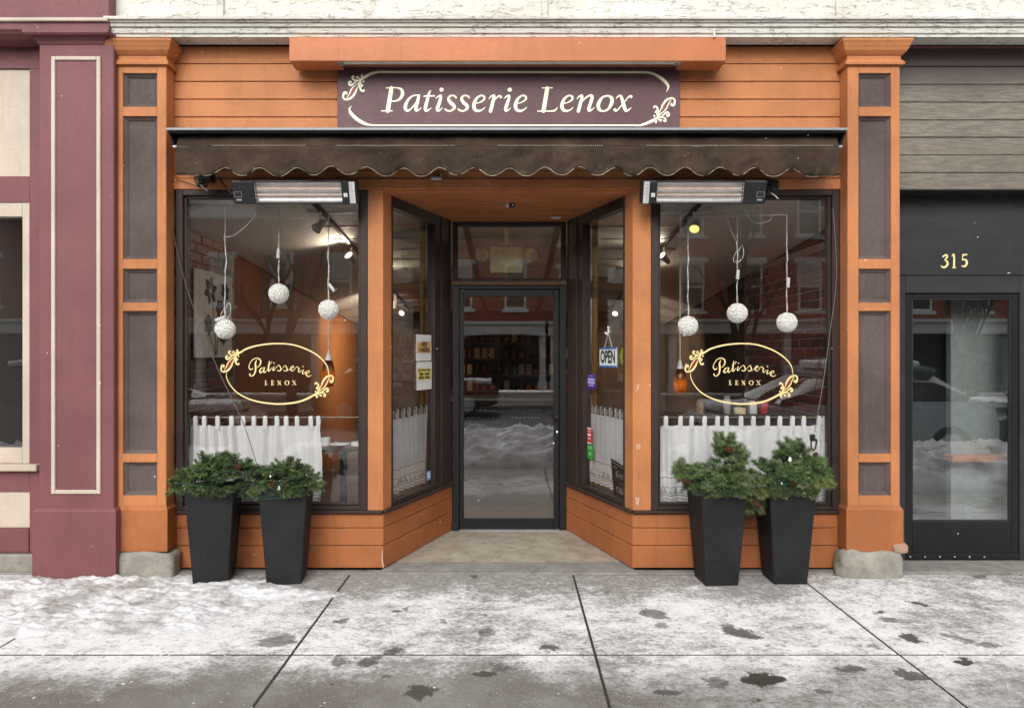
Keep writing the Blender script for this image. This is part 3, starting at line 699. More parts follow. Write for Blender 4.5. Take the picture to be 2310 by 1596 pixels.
b.box(bx0-.08, f0-.055, BY-.01, BY+.07, zbm, zt, .004); b.box(f1+.055, 5.2, BY-.01, BY+.07, zbm, zt, .004); b.box(f0-.0545, f1+.0545, BY-.009, BY+.069, pz(661, BY), zt, .004); part('door_frame', b, MT['charcoal'], BK)
b = MB(); d0, d1, dt = f0-.052, f1+.052, pz(663, BY)
b.box(d0, f0, BY, BY+.05, zbm+.004, dt, .003); b.box(f1, d1, BY, BY+.05, zbm+.004, dt, .003); b.box(f0+.0005, f1-.0005, BY+.001, BY+.049, pz(672, BY), dt, .003); b.box(f0+.0005, f1-.0005, BY+.001, BY+.049, zbm+.004, pz(1176, BY), .003)
b.box(d0, d1, BY-.012, BY-.0005, zbm+.006, zbm+.045, .003)
dr = part('door', b, MT['black'], BK)
b = MB(); framebars(b, f0+.0005, f1-.0005, pz(1176, BY)+.0005, pz(672, BY)-.0005, .010, BY+.006, BY+.04, .002); part('glazing_bead', b, MT['charcoal'], dr)
b = MB(); b.box(f0+.008, f1-.008, BY+.018, BY+.024, pz(1176, BY)+.008, pz(672, BY)-.008); part('pane', b, MT['glass_door'], dr)
for i in range(6):
    b = MB(); b.lathe([(.006, 0), (.006, .003), (.003, .005)], 10, M=Matrix.Translation((d0+.03+i*.11, BY-.012, zbm+.026)) @ Matrix.Rotation(R(90), 4, 'X')); part('screw', b, MT['greymetal'], dr)
nx, nz_ = 2400, 700; NZ = 600/958
def mpn(x, y): return (px((nx+x*NZ)*.77, BY), BY-.004, pz((ny0+y*NZ)*.77, BY))
ny0 = 700
for nm, st in (('number', [[(578,82,8),(592,74,7),(597,84,9),(586,98,5)], [(586,98,5),(598,108,9),(596,124,10),(580,133,8),(570,127,6)]]), ('number', [[(620,80,4),(629,74,8),(629,132,9)], [(622,134,4),(638,134,4)]]),
               ('number', [[(688,73,7),(670,75,8)], [(670,76,4),(668,98,5)], [(668,98,5),(684,98,9),(689,113,10),(680,127,9),(666,126,6)]])):
    part(nm, strokes_mb(st, mpn), MT['goldw'], tp, recalc=False)
b = MB(); b.box(bx0-.05, 5.2, -.05, BY+.12, -.05, zbm-.004, .006); part('threshold_stone', b, MT['sillstone'], BK)
pale = plain('pale lobby wall', srgb(196, 200, 196), .7)
b = MB(); b.box(2.5, 5.2, 1.9, 1.95, 0, 3.2); b.box(2.5, 5.2, BY+.08, 1.9, -.02, .0); b.box(2.46, 2.5, BY+.08, 1.9, 0, 3.2); b.box(5.2, 5.24, BY+.08, 1.9, 0, 3.2); b.box(2.5, 5.2, BY+.08, 1.95, 3.2, 3.24); part('lobby', b, pale, BK)
b = MB(); b.box(px(2145, .5), px(2320, .5), .50, .56, 0.0, 2.6); part('partition', b, plain('grey partition', srgb(168, 172, 170), .6), BK)
lb = MB(); lb.box(px(2146, .4), px(2275, .4), .38, .495, pz(1041, .4), pz(1027, .4), .004); single('wall_shelf', lb, plain('orange wood edge', srgb(206, 128, 72), .5), 'narrow orange wooden shelf behind the glass of the black door', 'shelf')

# ================================================================== sign, sign light, awning, heaters
SG = thing('shop_sign', 'plum sign board reading Patisserie Lenox in cream italic letters above the awning', 'sign', (0, -.03, pz(284)))
SY = -.035
b = MB(); b.box(px(761, SY), px(1533, SY), SY, -.002, pz(300, SY), pz(150, SY), .003); part('board', b, MT['plum'], SG)
Z1 = 520/2310
def mps(x, y): return (px((980+x*Z1)*.77, SY), SY-.0025, pz((190+y*Z1)*.77, SY))
def sh(st, dx): return [[(p[0]+dx, p[1], p[2]) for p in s_] for s_ in st]
gI = [[(1318,442,8),(1352,412,20),(1386,408,30),(1366,490,42),(1340,570,44),(1346,600,32),(1376,590,16),(1404,562,9)], [(1393,326,28)]]
gS = [[(1582,428,26),(1558,406,20),(1510,406,24),(1484,446,36),(1512,494,44),(1552,532,44),(1556,568,36),(1512,602,22),(1462,596,24),(1442,580,24)]]
gE = [[(1828,508,12),(1890,492,15),(1948,450,26),(1942,412,26),(1898,404,22),(1842,450,36),(1814,530,46),(1832,588,42),(1882,602,28),(1930,582,16),(1958,556,10)]]
LET = [('P', [[(742,304,52),(694,600,56)], [(674,303,14),(760,303,14)], [(614,602,14),(752,602,14)], [(740,303,14),(810,302,18),(868,322,34),(886,370,44),(864,432,38),(812,468,22),(748,478,16)]]),
    ('a', [[(1105,402,16),(1036,402,18),(972,442,30),(928,520,42),(924,574,44),(952,600,30),(992,578,20),(1052,508,16),(1098,426,14)], [(1098,402,34),(1082,480,42),(1060,560,44),(1066,598,32),(1098,588,16),(1126,560,9)]]),
    ('t', [[(1256,330,6),(1232,372,30),(1208,460,40),(1184,560,44),(1192,598,34),(1226,590,18),(1258,562,9)], [(1166,412,18),(1230,408,20),(1300,408,18)]]),
    ('i', gI), ('s', gS), ('s', sh(gS, 170)), ('e', gE),
    ('r', [[(2008,446,8),(2040,412,20),(2078,406,32),(2060,490,44),(2030,606,44)], [(2052,512,10),(2096,446,16),(2140,408,24),(2166,424,32)]]),
    ('i', sh(gI, 888)), ('e', sh(gE, 541)),
    ('L', [[(2221+548,306,52),(2221+498,602,54)], [(2221+482,303,14),(2221+614,303,14)], [(2221+422,605,14),(2221+640,605,16)], [(2221+590,604,14),(2221+645,596,22),(2221+680,560,9)]]),
    ('e', sh(gE, 2221-1075)),
    ('n', [[(3156,446,8),(3186,412,20),(3222,406,32),(3204,490,44),(3172,606,44)], [(3190,524,10),(3246,452,18),(3308,406,26),(3348,406,36),(3350,440,42),(3322,530,42),(3308,578,44),(3318,600,32),(3350,586,16),(3380,560,9)]]),
    ('o', [[(3550,403,20),(3482,430,30),(3436,510,46),(3442,578,44),(3492,604,22),(3560,580,30),(3606,500,46),(3604,432,42),(3550,403,20)]]),
    ('x', [[(3664,440,9),(3698,408,22),(3728,414,34),(3756,500,44),(3782,582,44),(3806,603,24),(3860,560,9)], [(3858,416,40),(3826,420,18),(3762,498,14),(3692,580,16),(3662,602,24),(3646,586,38)]])]
for nm, st in LET: part('letter', strokes_mb(st, mps, 8), MT['gold'], SG, recalc=False)
brd = [[(345,205,16),(390,166,36),(470,122,38),(570,98,30),(680,97,29)],[(675,97,29),(4030,100,28)],[(3920,100,28),(4030,100,28),(4105,108,30),(4175,132,34),(4280,200,42),(4342,282,30),(4318,355,5)],
       [(222,535,4),(196,590,28),(250,672,44),(370,756,42),(470,785,24),(570,790,20)],[(560,790,20),(3960,790,21)],[(3880,790,20),(3970,790,24),(4075,758,36),(4150,722,38),(4196,685,16)]]
part('border', strokes_mb(brd, mps, 10), MT['gold'], SG, recalc=False)
for f in ((lambda x, y, w=False: 1.0 if w else (x, y)), (lambda x, y, w=False: 1.0 if w else (4541-x, 890-y))):
    g, rd = flourish(f)
    part('flourish', strokes_mb(g, mps), MT['gold'], SG, recalc=False)
    part('flourish_leaf', strokes_mb(rd, lambda x, y: (mps(x, y)[0], SY-.004, mps(x, y)[2])), MT['redleaf'], SG, recalc=False)

SLt = thing('sign_light', 'long orange sheet metal sign light box above the plum sign', 'sign light', (0, -.2, pz(138, -.22)))
y0 = -.205; zt_, zl = pz(84, y0), pz(138, y0); x0, x1 = px(652, y0), px(1638, y0)
b = MB(); b.box(x0, x1, y0, y0+.012, zl, zt_, .004); b.box(x0, x1, y0+.0125, -.008, zt_-.012, zt_-.001, .003)
b.box(x0, x0+.012, y0+.0125, -.03, zl+.002, zt_-.013, .003); b.box(x1-.012, x1, y0+.0125, -.03, zl+.002, zt_-.013, .003); b.box(x0+.0125, x1-.0125, -.045, -.033, zl+.03, zt_-.013, .003)
b.box(x0+.0125, px(765, y0), y0+.0125, -.05, zl+.001, zl+.006); b.box(px(1535, y0), x1-.0125, y0+.0125, -.05, zl+.001, zl+.006)
part('housing', b, paint('orange sheet metal', srgb(188, 114, 68), .45, .08, .3, (.2, .08, .03), bstr=.15), SLt)
b = MB(); b.box(px(772, y0), px(1530, y0), y0+.016, y0+.06, zl-.001, zl+.04, .006); part('lamp_strip', b, plain('pale diffuser', (.62, .60, .56), .4), SLt)
b = MB()
for x in (px(765, y0), px(1532, y0)):
    b = MB(); b.box(x-.02, x+.02, y0+.015, y0+.075, zl-.003, zl+.03, .003); part('end_socket', b, MT['greymetal'], SLt)

AW = thing('awning', 'folded dark brown fabric awning with scalloped valance and grey hood', 'awning', (0, -.2, 2.76))
n_ = NT('mildewed brown canvas')
kk = n_.noise(n_.scale(n_.pos, (1, 1, .8)), 3.2, 5, .7); wv = n_.noise(n_.pos, 300, 2); ml = n_.noise(n_.pos, 9, 6, .75); z_ = n_.sep(n_.pos)[2]
c_ = n_.mix(n_.ramp(kk, .3, .7), srgb(50, 40, 33), srgb(76, 62, 52)); low = n_.ramp(z_, 2.76, 2.87, 1, .15)
c_ = n_.mix(n_.math('MULTIPLY', n_.math('MULTIPLY', n_.ramp(ml, .52, .7), low), .6), c_, srgb(98, 94, 58))
c_ = n_.mix(n_.math('MULTIPLY', n_.math('MULTIPLY', n_.ramp(n_.noise(n_.pos, 70, 3, .7), .67, .7), n_.ramp(ml, .45, .6)), .6), c_, srgb(170, 164, 140))
n_.principled(c_, .9, n_.math('ADD', wv, n_.math('MULTIPLY', kk, 2)), .4, .003, spec=.15); MT['canvas'] = n_.mat
hY = -.30
hx0, hx1 = px(375, hY), px(1913, hY)
prof = [(-.004, 3.155), (hY+.012, pz(288, hY)), (hY, pz(288, hY)), (hY, pz(293, hY)), (hY+.016, pz(293, hY)), (-.004, 3.145)]
b = MB(); b.extr_x(prof, hx0, hx1); part('hood', b, MT['hood'], AW)
b = MB(); b.extr_x([(-.005, 3.143), (hY+.018, pz(293, hY)-.001), (hY+.018, pz(296, hY)-.004), (-.005, 3.10)], hx0+.004, hx1-.004); b.box(hx0+.01, hx1-.01, -.04, -.006, 2.93, 3.095); part('hood_shade_fill', b, MT['darkhole'], AW)  # near-black pieces standing in for the shade under the hood
for x in (hx0, hx1-.012):
    b = MB(); b.prism([(-.004, 3.14), (hY+.02, pz(294, hY)), (hY+.03, pz(300, hY)), (-.12, 2.90), (-.004, 2.90)], x, x+.012, M=Matrix(((0, 0, 1, 0), (1, 0, 0, 0), (0, 1, 0, 0), (0, 0, 0, 1)))); part('end_plate', b, MT['blackmetal'], AW)
# rolled canvas: a slightly sagging roll with soft wrinkles
ax0, ax1 = px(400, -.25), px(1890, -.25)
b = MB(); NX, NA = 160, 20
for i in range(NX+1):
    x = ax0+(ax1-ax0)*i/NX
    for j in range(NA):
        a = 2*math.pi*j/NA; r_ = .058+.005*math.sin(x*6+j*.5)+.008*mnoise.noise(Vector((x*2.5+a, a*1.2, 2)))+.004*mnoise.noise(Vector((x*9+a*3, a*2, 6)))
        b.v.append((x, -.155+r_*math.cos(a), 3.030+r_*math.sin(a)*.9))
for i in range(NX):
    for j in range(NA): b.f.append((i*NA+j, i*NA+(j+1) % NA, (i+1)*NA+(j+1) % NA, (i+1)*NA+j)); b.m.append(0)
part('rolled_canvas', b, MT['canvas'], AW, smooth='all')
for x in (ax0, ax1):
    b = MB(); b.tube([(x-.03, -.155, 3.03), (x+.03, -.155, 3.03)], .03, 14); part('roller_end', b, MT['greymetal'], AW, smooth=True)
b = MB(); b.box(ax0-.03, ax1+.03, -.262, -.222, pz(333, -.26), pz(327, -.26), .006); part('front_bar', b, MT['greymetal'], AW)
# sheet from the roll over the bar, then the valance with scallops
peaks = [508, 585, 671, 749, 829, 910, 991, 1070, 1150, 1228, 1307, 1388, 1466, 1545, 1624, 1703, 1790]
VY = -.268
def scal(x):
    xd = CX+x*FPX/(CAMD+VY); lo, hi = pz(396.5, VY), pz(378, VY)
    if xd < peaks[0]:
        t = (peaks[0]-xd)/(peaks[1]-peaks[0]); return hi-(hi-lo)*(math.sin(min(t, .55)/.55*math.pi/2)**1.2) if t < .55 else lo+.004*(t-.55)
    if xd > peaks[-1]:
        t = (xd-peaks[-1])/78; return hi-(hi-lo)*(math.sin(min(t, .55)/.55*math.pi/2)**1.2) if t < .55 else lo+.004*(t-.55)
    for p, q in zip(peaks, peaks[1:]):
        if p <= xd <= q: t = (xd-p)/(q-p); return hi-(hi-lo)*(1-abs(math.cos(math.pi*t))**2.4)
b = MB(); NX = 420; rowsz = 9; ztop = pz(331, VY); edge = []
for i in range(NX+1):
    x = ax0+(ax1-ax0)*i/NX; zl = scal(x)+.005*mnoise.noise(Vector((x*2.2, 1, 0)))
    for j in range(rowsz+1):
        t = j/rowsz; z = ztop+(zl-ztop)*t
        y = VY-.004+t*(.014*math.sin(x*7+1)+.026*mnoise.noise(Vector((x*3.4, t*1.6, 5))))+.010*min(1, t*3)*mnoise.noise(Vector((x*8+t*3, t*2.4, 9)))+.006*min(1, t*3)*mnoise.noise(Vector((x*20-t*6, t*5, 2)))
        b.v.append((x, y, z))
        if j == rowsz: edge.append((x, y-.002, z))
k = rowsz+1
for i in range(NX):
    for j in range(rowsz): b.f.append((i*k+j, (i+1)*k+j, (i+1)*k+j+1, i*k+j+1)); b.m.append(0)
va = part('valance', b, MT['canvas'], AW, smooth='all', recalc=False)
so = va.modifiers.new('thickness', 'SOLIDIFY'); so.thickness = .003
b = MB(); b.v = []; 
for i in range(NX+1):
    x = ax0+(ax1-ax0)*i/NX
    for t, (y, z) in enumerate(((-.215, 3.045), (-.235, 3.012), (-.255, 2.975), (VY-.004, ztop+.004))): b.v.append((x, y+.010*mnoise.noise(Vector((x*4+t*.8, t, 3))), z+.008*mnoise.noise(Vector((x*6+t, t, 7)))))
for i in range(NX):
    for j in range(3): b.f.append((i*4+j, (i+1)*4+j, (i+1)*4+j+1, i*4+j+1)); b.m.append(0)
part('front_canvas', b, MT['canvas'], AW, smooth='all', recalc=False)
# frayed pale edging of the scallops and the stitching along the bar
b = MB(); run = []
for i, e in enumerate(edge):
    if 12 < i < NX-12 and mnoise.noise(Vector((i*.27, 3, 1))) > -.3: run.append(e)
    else:
        if len(run) > 2: b.tube(run, [.0016+.0016*abs(mnoise.noise(Vector((p[0]*60, 0, 0)))) for p in run], 5)
        run = []
if len(run) > 2: b.tube(run, .0014, 5)
part('frayed_edge', b, plain('frayed cream thread', srgb(184, 176, 148), .9, var=.3), AW, kind='stuff')
b = MB(); x = ax0+.25
while x < ax1-.05:
    if mnoise.noise(Vector((x*2, 0, 0))) > -.3: b.box(x, x+.006, VY-.012, VY-.004, ztop+.002, ztop+.008)
    x += .0145
part('lacing', b, plain('lacing thread', srgb(160, 152, 130), .9), AW, kind='stuff')

def heater(cxp, flip, label):
    Yc = -.20; x = px(cxp, Yc); z = pz(433, Yc)
    t = thing('patio_heater', label, 'heater', (x, Yc, z), 0, 'electric heaters under the awning')
    M = Matrix.Rotation(R(20), 4, 'X') @ (Matrix.Scale(-1, 4, (1, 0, 0)) if flip else Matrix.Identity(4))
    W, H = .425, .078
    b = MB()
    gx0, gx1, gh = -.27, .34-.02, .067
    b.box(-W, gx0, -.03, .05, -H, H, .008, M=M); b.box(gx1, W, -.03, .05, -H, H, .008, M=M)
    b.box(gx0+.0005, gx1-.0005, -.029, .05, gh, H, .004, M=M); b.box(gx0+.0005, gx1-.0005, -.029, .05, -H, -gh, .004, M=M); b.box(gx0, gx1, .03, .051, -gh, gh, M=M)
    part('housing', b, MT['blackmetal'], t, world=False)
    b = MB(); pr = []
    for i in range(9):
        a = math.pi*(i/8); pr.append((-math.cos(a)*gh*.98, .024*math.sin(a)))
    vs = [M @ Vector((xx, yy, zz)) for xx in (gx0+.001, gx1-.001) for zz, yy in pr]
    b.add(vs, [(i, i+1, 10+i, 9+i) for i in range(8)]); part('reflector', b, MT['alu'], t, world=False, recalc=False, smooth='all')
    for zz in (-.02, .02):
        b = MB(); b.tube([M @ Vector((gx0+.01, .0, zz)), M @ Vector((gx1-.01, .0, zz))], .008, 10); part('heating_tube', b, plain('quartz tube', srgb(230, 196, 176), .2), t, world=False, smooth=True)
    b = MB()
    for i in range(46): xx = gx0+.004+(gx1-gx0-.008)*i/45; b.tube([M @ Vector((xx, -.026, -gh)), M @ Vector((xx, -.030, 0)), M @ Vector((xx, -.026, gh))], .0011, 4, cap=False)
    for zz in (-.035, -.012, .012, .035): b.tube([M @ Vector((gx0, -.028, zz)), M @ Vector((gx1, -.028, zz))], .0013, 4, cap=False)
    part('guard_grille', b, MT['alu'], t, world=False, smooth=True)
    b = MB(); b.box(.375, .413, -.0325, -.031, -H+.006, H-.006, M=M); lb_ = part('rating_label', b, plain('printed label', (.62, .62, .62), .6), t, world=False)
    b = MB()
    for i in range(14): b.box(.379, .379+rnd.uniform(.02, .031), -.0332, -.0328, -H+.014+i*.0095, -H+.017+i*.0095, M=M)
    part('print', b, plain('grey print', (.3, .3, .3), .7), lb_, world=False)
    b = MB(); b.box(.335, .360, -.0325, -.031, -.030, -.004, .0005, M=M); ws = part('warning_sticker', b, MT['paper'], t, world=False)
    b = MB()
    tri = [(.3475, -.009), (.3405, -.024), (.3545, -.024)]
    for i in range(3):
        p, q = tri[i], tri[(i+1) % 3]; b.tube([M @ Vector((p[0], -.033, p[1])), M @ Vector((q[0], -.033, q[1]))], .001, 4)
    part('warning_mark', b, MT['blackmetal'], ws, world=False)
    b = MB(); framebars(b, -.412, -.36, -.03, .005, .002, -.0315, -.0305, 0, M=M); b.box(-.40, -.365, -.032, -.0305, -.055, -.043, M=M); part('badge', b, MT['greymetal'], t, world=False)
    b = MB()
    for xx in (-.2, .25): b.box(xx-.012, xx+.012, .05, .19, .0, .012, M=Matrix.Identity(4)); b.box(xx-.012, xx+.012, .186, .198, -.04, .06)
    part('bracket', b, MT['blackmetal'], t, world=False)
    b = MB()
    if not flip: b.tube(catmull([(-.40, .03, -.02), (-.47, .05, .01), (-.54, .08, .09), (-.58, .13, .13), (-.60, .19, .15)], 6), .006, 6)
    else: b.tube(catmull([(.40, .03, .0), (.45, .05, .03), (.48, .10, .06), (.47, .18, .08)], 6), .006, 6)
    part('cable', b, MT['blackmetal'], t, world=False, smooth=True)
    return t
heater(667, False, 'black electric patio heater mounted above the left display window')
heater(1586, True, 'black electric patio heater mounted above the right display window')
def bundle(cxp, cyp, label, seed):
    r_ = random.Random(seed); Yc = -.07; c = Vector((px(cxp, Yc), Yc, pz(cyp, Yc)))
    t = thing('cable_box', label, 'junction box', c)
    b = MB(); b.box(-.045, .045, -.03, .055, -.025, .04, .008); part('box', b, MT['blackmetal'], t, world=False)
    b = MB()
    for i in range(6): b.tube(catmull([(-.05+r_.uniform(-.02, .02), -.02, .03), (-.06+i*.012, -.045, -.02), (-.03+i*.01, -.04, -.075), (-.035+i*.012, -.03, -.03), (.03, -.02, .02)], 5), .004, 5)
    part('coiled_cable', b, MT['blackmetal'], t, world=False, smooth=True)
    b = MB(); b.tube([(-.02, -.05, -.06), (.0, -.055, -.075), (.03, -.05, -.10)], .003, 5); part('cable_tie', b, MT['white'], t, world=False)
bundle(465, 402, 'black junction box with coiled cables under the left end of the awning', 4)
bundle(1740, 420, 'black junction box with coiled cables beside the right patio heater', 5)
b = MB(); b.tube(catmull([(px(388, -.01), -.02, pz(413)), (px(400, -.01), -.025, pz(407)), (px(420), -.03, pz(412)), (px(455, -.05), -.06, pz(428))], 6), .003, 5)
single('loose_wire', b, MT['blackmetal'], 'thin black wire hanging across the orange header at the left pilaster', 'wire', smooth=True)
b = MB(); b.tube(catmull([(px(1905), -.02, pz(394)), (px(1850), -.03, pz(402)), (px(1790, -.05), -.05, pz(412))], 6), .0025, 5)
single('loose_wire', b, MT['blackmetal'], 'thin black wire running to the right pilaster under the awning', 'wire', smooth=True)
# cords along the window frames
b = MB(); b.tube(catmull([(px(388), -.03, pz(430)), (px(402), -.03, pz(560)), (px(450), -.035, pz(720)), (px(500, -.04), -.04, pz(850)), (px(548, -.06), -.06, pz(950)), (px(582, -.1), -.12, pz(1046, -.1))], 8), .0028, 5)
single('slack_cable', b, plain('brown grey cord', srgb(96, 84, 78), .6), 'thin slack cord running down across the left display window to the planter', 'cord', smooth=True)
b = MB(); b.tube(catmull([(px(1876), -.02, pz(470)), (px(1884), -.02, pz(620)), (px(1868), -.02, pz(760)), (px(1852), -.025, pz(870)), (px(1838, -.05), -.045, pz(975, -.05))], 8), .0025, 5)
ec = thing('power_cord', 'thin cord with black adapter hanging on the right side of the right display window', 'cord', (px(1838), -.03, pz(1010)))
part('cord', b, plain('grey cord', srgb(120, 110, 106), .6), ec, smooth=True)
b = MB(); c = Vector((px(1834, -.05), -.05, pz(985, -.05)))
b.box(c.x-.02, c.x+.012, c.y-.015, c.y+.015, c.z-.03, c.z+.02, .006)
for i in range(4): b.tube(catmull([c+Vector((-.01, 0, -.01)), c+Vector((.016+i*.002, -.008, -.02)), c+Vector((.01, -.012+i*.006, -.085-i*.004)), c+Vector((-.012, 0, -.07)), c+Vector((-.008, .005, -.01))], 5), .005, 6)
part('adapter', b, MT['blackmetal'], ec, smooth=True)
# entry ceiling fittings
b = MB(); b.box(px(973, .0)-.0, px(998, .0), -.045, -.014, pz(408), pz(401), .004); b.box(px(994), px(998), -.04, -.014, pz(400.5), pz(394), .002); single('grey_bracket', b, MT['greymetal'], 'small grey metal bracket on the header under the scalloped valance', 'bracket')
t = thing('ceiling_sensor', 'small black sensor on the orange entry ceiling', 'sensor', (px(1155, .38), .38, 2.705))
b = MB(); b.box(-.022, .022, -.02, .02, -.034, 0, .004); b.box(-.048, -.023, -.012, .012, -.03, 0, .003, mi=1); part('body', b, [MT['blackmetal'], MT['white']], t, world=False)
b = MB(); b.tube([(.006, -.0225, -.018), (.006, -.026, -.018)], .008, 10); part('lens', b, MT['white'], t, world=False)
t = thing('ceiling_lamp', 'round white recessed lamp in the orange entry ceiling near the door', 'ceiling lamp', (px(1254, .92), .92, 2.705))
b = MB(); b.lathe([(.045, 0), (.045, -.006), (.036, -.010), (.034, -.004)], 24); part('trim_ring', b, MT['white'], t, world=False, smooth=True)
# ================================================================== inside the shop
def zceil(Y): return 2.85-.10*Y
def zwall(Y): return 2.56-.087*Y
WXL, WXR, YE = -2.48, 2.43, 6.2
MT['plaster'] = plain('grey white plaster', srgb(222, 220, 212), .8, var=.05)
MT['ochrewall'] = plain('ochre brown wall', srgb(150, 92, 46), .8, var=.15)
MT['darkwall'] = plain('dark back wall', srgb(70, 54, 42), .8, var=.2)
b = MB(); b.box(WXL-.3, WXR+.3, .12, YE+.1, -.02, .012); struct('interior_floor', b, plain('dark wood floor', (.09, .06, .04), .5))
b = MB(); b.add([(WXL-.1, .13, zceil(.13)), (WXR+.1, .13, zceil(.13)), (WXR+.1, YE, zceil(YE)), (WXL-.1, YE, zceil(YE)), (WXL-.1, .13, zceil(.13)+.05), (WXR+.1, .13, zceil(.13)+.05), (WXR+.1, YE, zceil(YE)+.05), (WXL-.1, YE, zceil(YE)+.05)],
    [(0, 1, 2, 3), (7, 6, 5, 4), (0, 4, 5, 1), (1, 5, 6, 2), (2, 6, 7, 3), (3, 7, 4, 0)]); ceil_ = struct('interior_ceiling', b, MT['plaster'])
y = .55
while y < YE-.1:
    b = MB(); b.box(WXL+.7, WXR-.7, y-.006, y+.006, zceil(y)-.008, zceil(y)+.01); part('ceiling_batten', b, MT['white'], ceil_); y += .42
for x in (-.42, .42):
    b = MB(); b.add([(x-.03, .2, zceil(.2)-.012), (x+.03, .2, zceil(.2)-.012), (x+.03, YE, zceil(YE)-.012), (x-.03, YE, zceil(YE)-.012), (x-.03, .2, zceil(.2)+.01), (x+.03, .2, zceil(.2)+.01), (x+.03, YE, zceil(YE)+.01), (x-.03, YE, zceil(YE)+.01)],
        [(0, 1, 2, 3), (7, 6, 5, 4), (0, 4, 5, 1), (1, 5, 6, 2), (2, 6, 7, 3), (3, 7, 4, 0)]); part('ceiling_rail', b, plain('grey rail', srgb(120, 116, 106), .6), ceil_)
for s, X in ((1, WXL), (-1, WXR)):                       # sloping side soffits
    xi = X+s*.75; b = MB()
    b.add([(X, .14, zwall(.14)), (xi, .14, zceil(.14)-.003), (xi, YE, zceil(YE)-.003), (X, YE, zwall(YE)), (X, .14, zceil(.14)-.003), (X, YE, zceil(YE)-.003)], [(0, 1, 2, 3), (0, 4, 1), (3, 2, 5), (1, 4, 5, 2), (0, 3, 5, 4)]); struct('side_soffit', b, MT['plaster'])
b = MB(); b.box(WXL-.2, WXL-.02, .13, YE, 0, 3.0); struct('interior_wall_left', b, MT['ochrewall'])
b = MB(); b.box(WXR+.02, WXR+.2, .13, YE, 0, 3.0); struct('interior_wall_right', b, MT['darkwall'])
b = MB(); b.box(WXL-.2, WXR+.2, YE, YE+.1, 0, 3.0); struct('interior_wall_back', b, MT['darkwall'])
nb = NT('dark red brick'); oi = nb.n('ObjectInfo').outputs['Random']; k1 = nb.noise(nb.pos, 14, 5, .7)
cb = nb.mix(oi, srgb(74, 34, 32), srgb(126, 62, 54)); cb = nb.mix(nb.ramp(k1, .45, .75, 0, .6), cb, srgb(60, 34, 34)); nb.principled(cb, .55, k1, .6, .006); MT['brick'] = nb.mat
MT['mortar'] = plain('grey mortar', srgb(150, 142, 134), .9, bump=.4)
bk = MB(); bk.box(-.018, .008, -.1, .1, -.0325, .0325, .004); bkme = mesh_of(bk, 'brick', MT['brick'])
bh = MB(); bh.box(-.018, .008, -.048, .048, -.0325, .0325, .004); bhme = mesh_of(bh, 'brick', MT['brick'])
def brickwall(name, X, s, y0, y1, z0, z1):
    b = MB(); b.box(X-s*.019, X, y0, y1, .012, z1+.02); wl = struct(name, b, MT['mortar'])
    r_ = 0; z = z0
    while z < z1:
        y = y0+(.1 if r_ % 2 else .0)
        if r_ % 2:
            o = bpy.data.objects.new('brick', bhme); C.objects.link(o); o.parent = wl; o.location = (X, y0+.05, z); o.scale = (s, 1, 1)
            y = y0+.1+.01
        while y+.2 < y1:
            o = bpy.data.objects.new('brick', bkme); C.objects.link(o); o.parent = wl; o.location = (X+s*rnd.uniform(-.002, .003), y+.1, z); o.scale = (s, 1, 1); y += .212
        z += .0765; r_ += 1
brickwall('brick_wall_left', WXL+.005, 1, .15, 1.24, .62, 2.5)
brickwall('brick_wall_right', WXR-.005, -1, .15, 2.3, .95, 2.4)

# canvas with painted flowers on the left brick wall
AY0, AY1 = .38, 1.06; AX = WXL+.045
t = thing('flower_painting', 'pale canvas painted with brown flowers on the brick wall behind the left window', 'painting', (AX, .7, 1.55))
b = MB(); b.box(AX-.012, AX+.012, AY0, AY1, 1.52, 2.21, .003); part('canvas', b, plain('unbleached canvas', srgb(232, 226, 212), .8, var=.05), t)
def mpa(x, y): return (AX+.0135, AY0+(AY1-AY0)*x/1000, 2.21-.69*y/1000)
st = []
for (cx_, cy_, r_) in ((.36, .22, .17), (.78, .2, .12), (.3, .62, .12), (.62, .42, .12), (.72, .72, .13)):
    for k in range(6):
        a = k*math.pi/3+cx_*5; st.append([(cx_+r_*.25*math.cos(a), cy_+r_*.25*math.sin(a), .04), (cx_+r_*.6*math.cos(a), cy_+r_*.6*math.sin(a), .10), (cx_+r_*math.cos(a), cy_+r_*math.sin(a), .02)])
st += [[(.4, .35, .02), (.45, .6, .02), (.5, .98, .015)], [(.75, .3, .02), (.6, .6, .02), (.52, .95, .02)], [(.3, .7, .02), (.4, .85, .015), (.5, .98, .015)]]
part('painted_flowers', strokes_mb([[tuple(v*1000 for v in p) for p in s_] for s_ in st], mpa, 6, (1, 0, 0)), plain('umber paint', srgb(84, 62, 46), .8, var=.3), t, recalc=False)

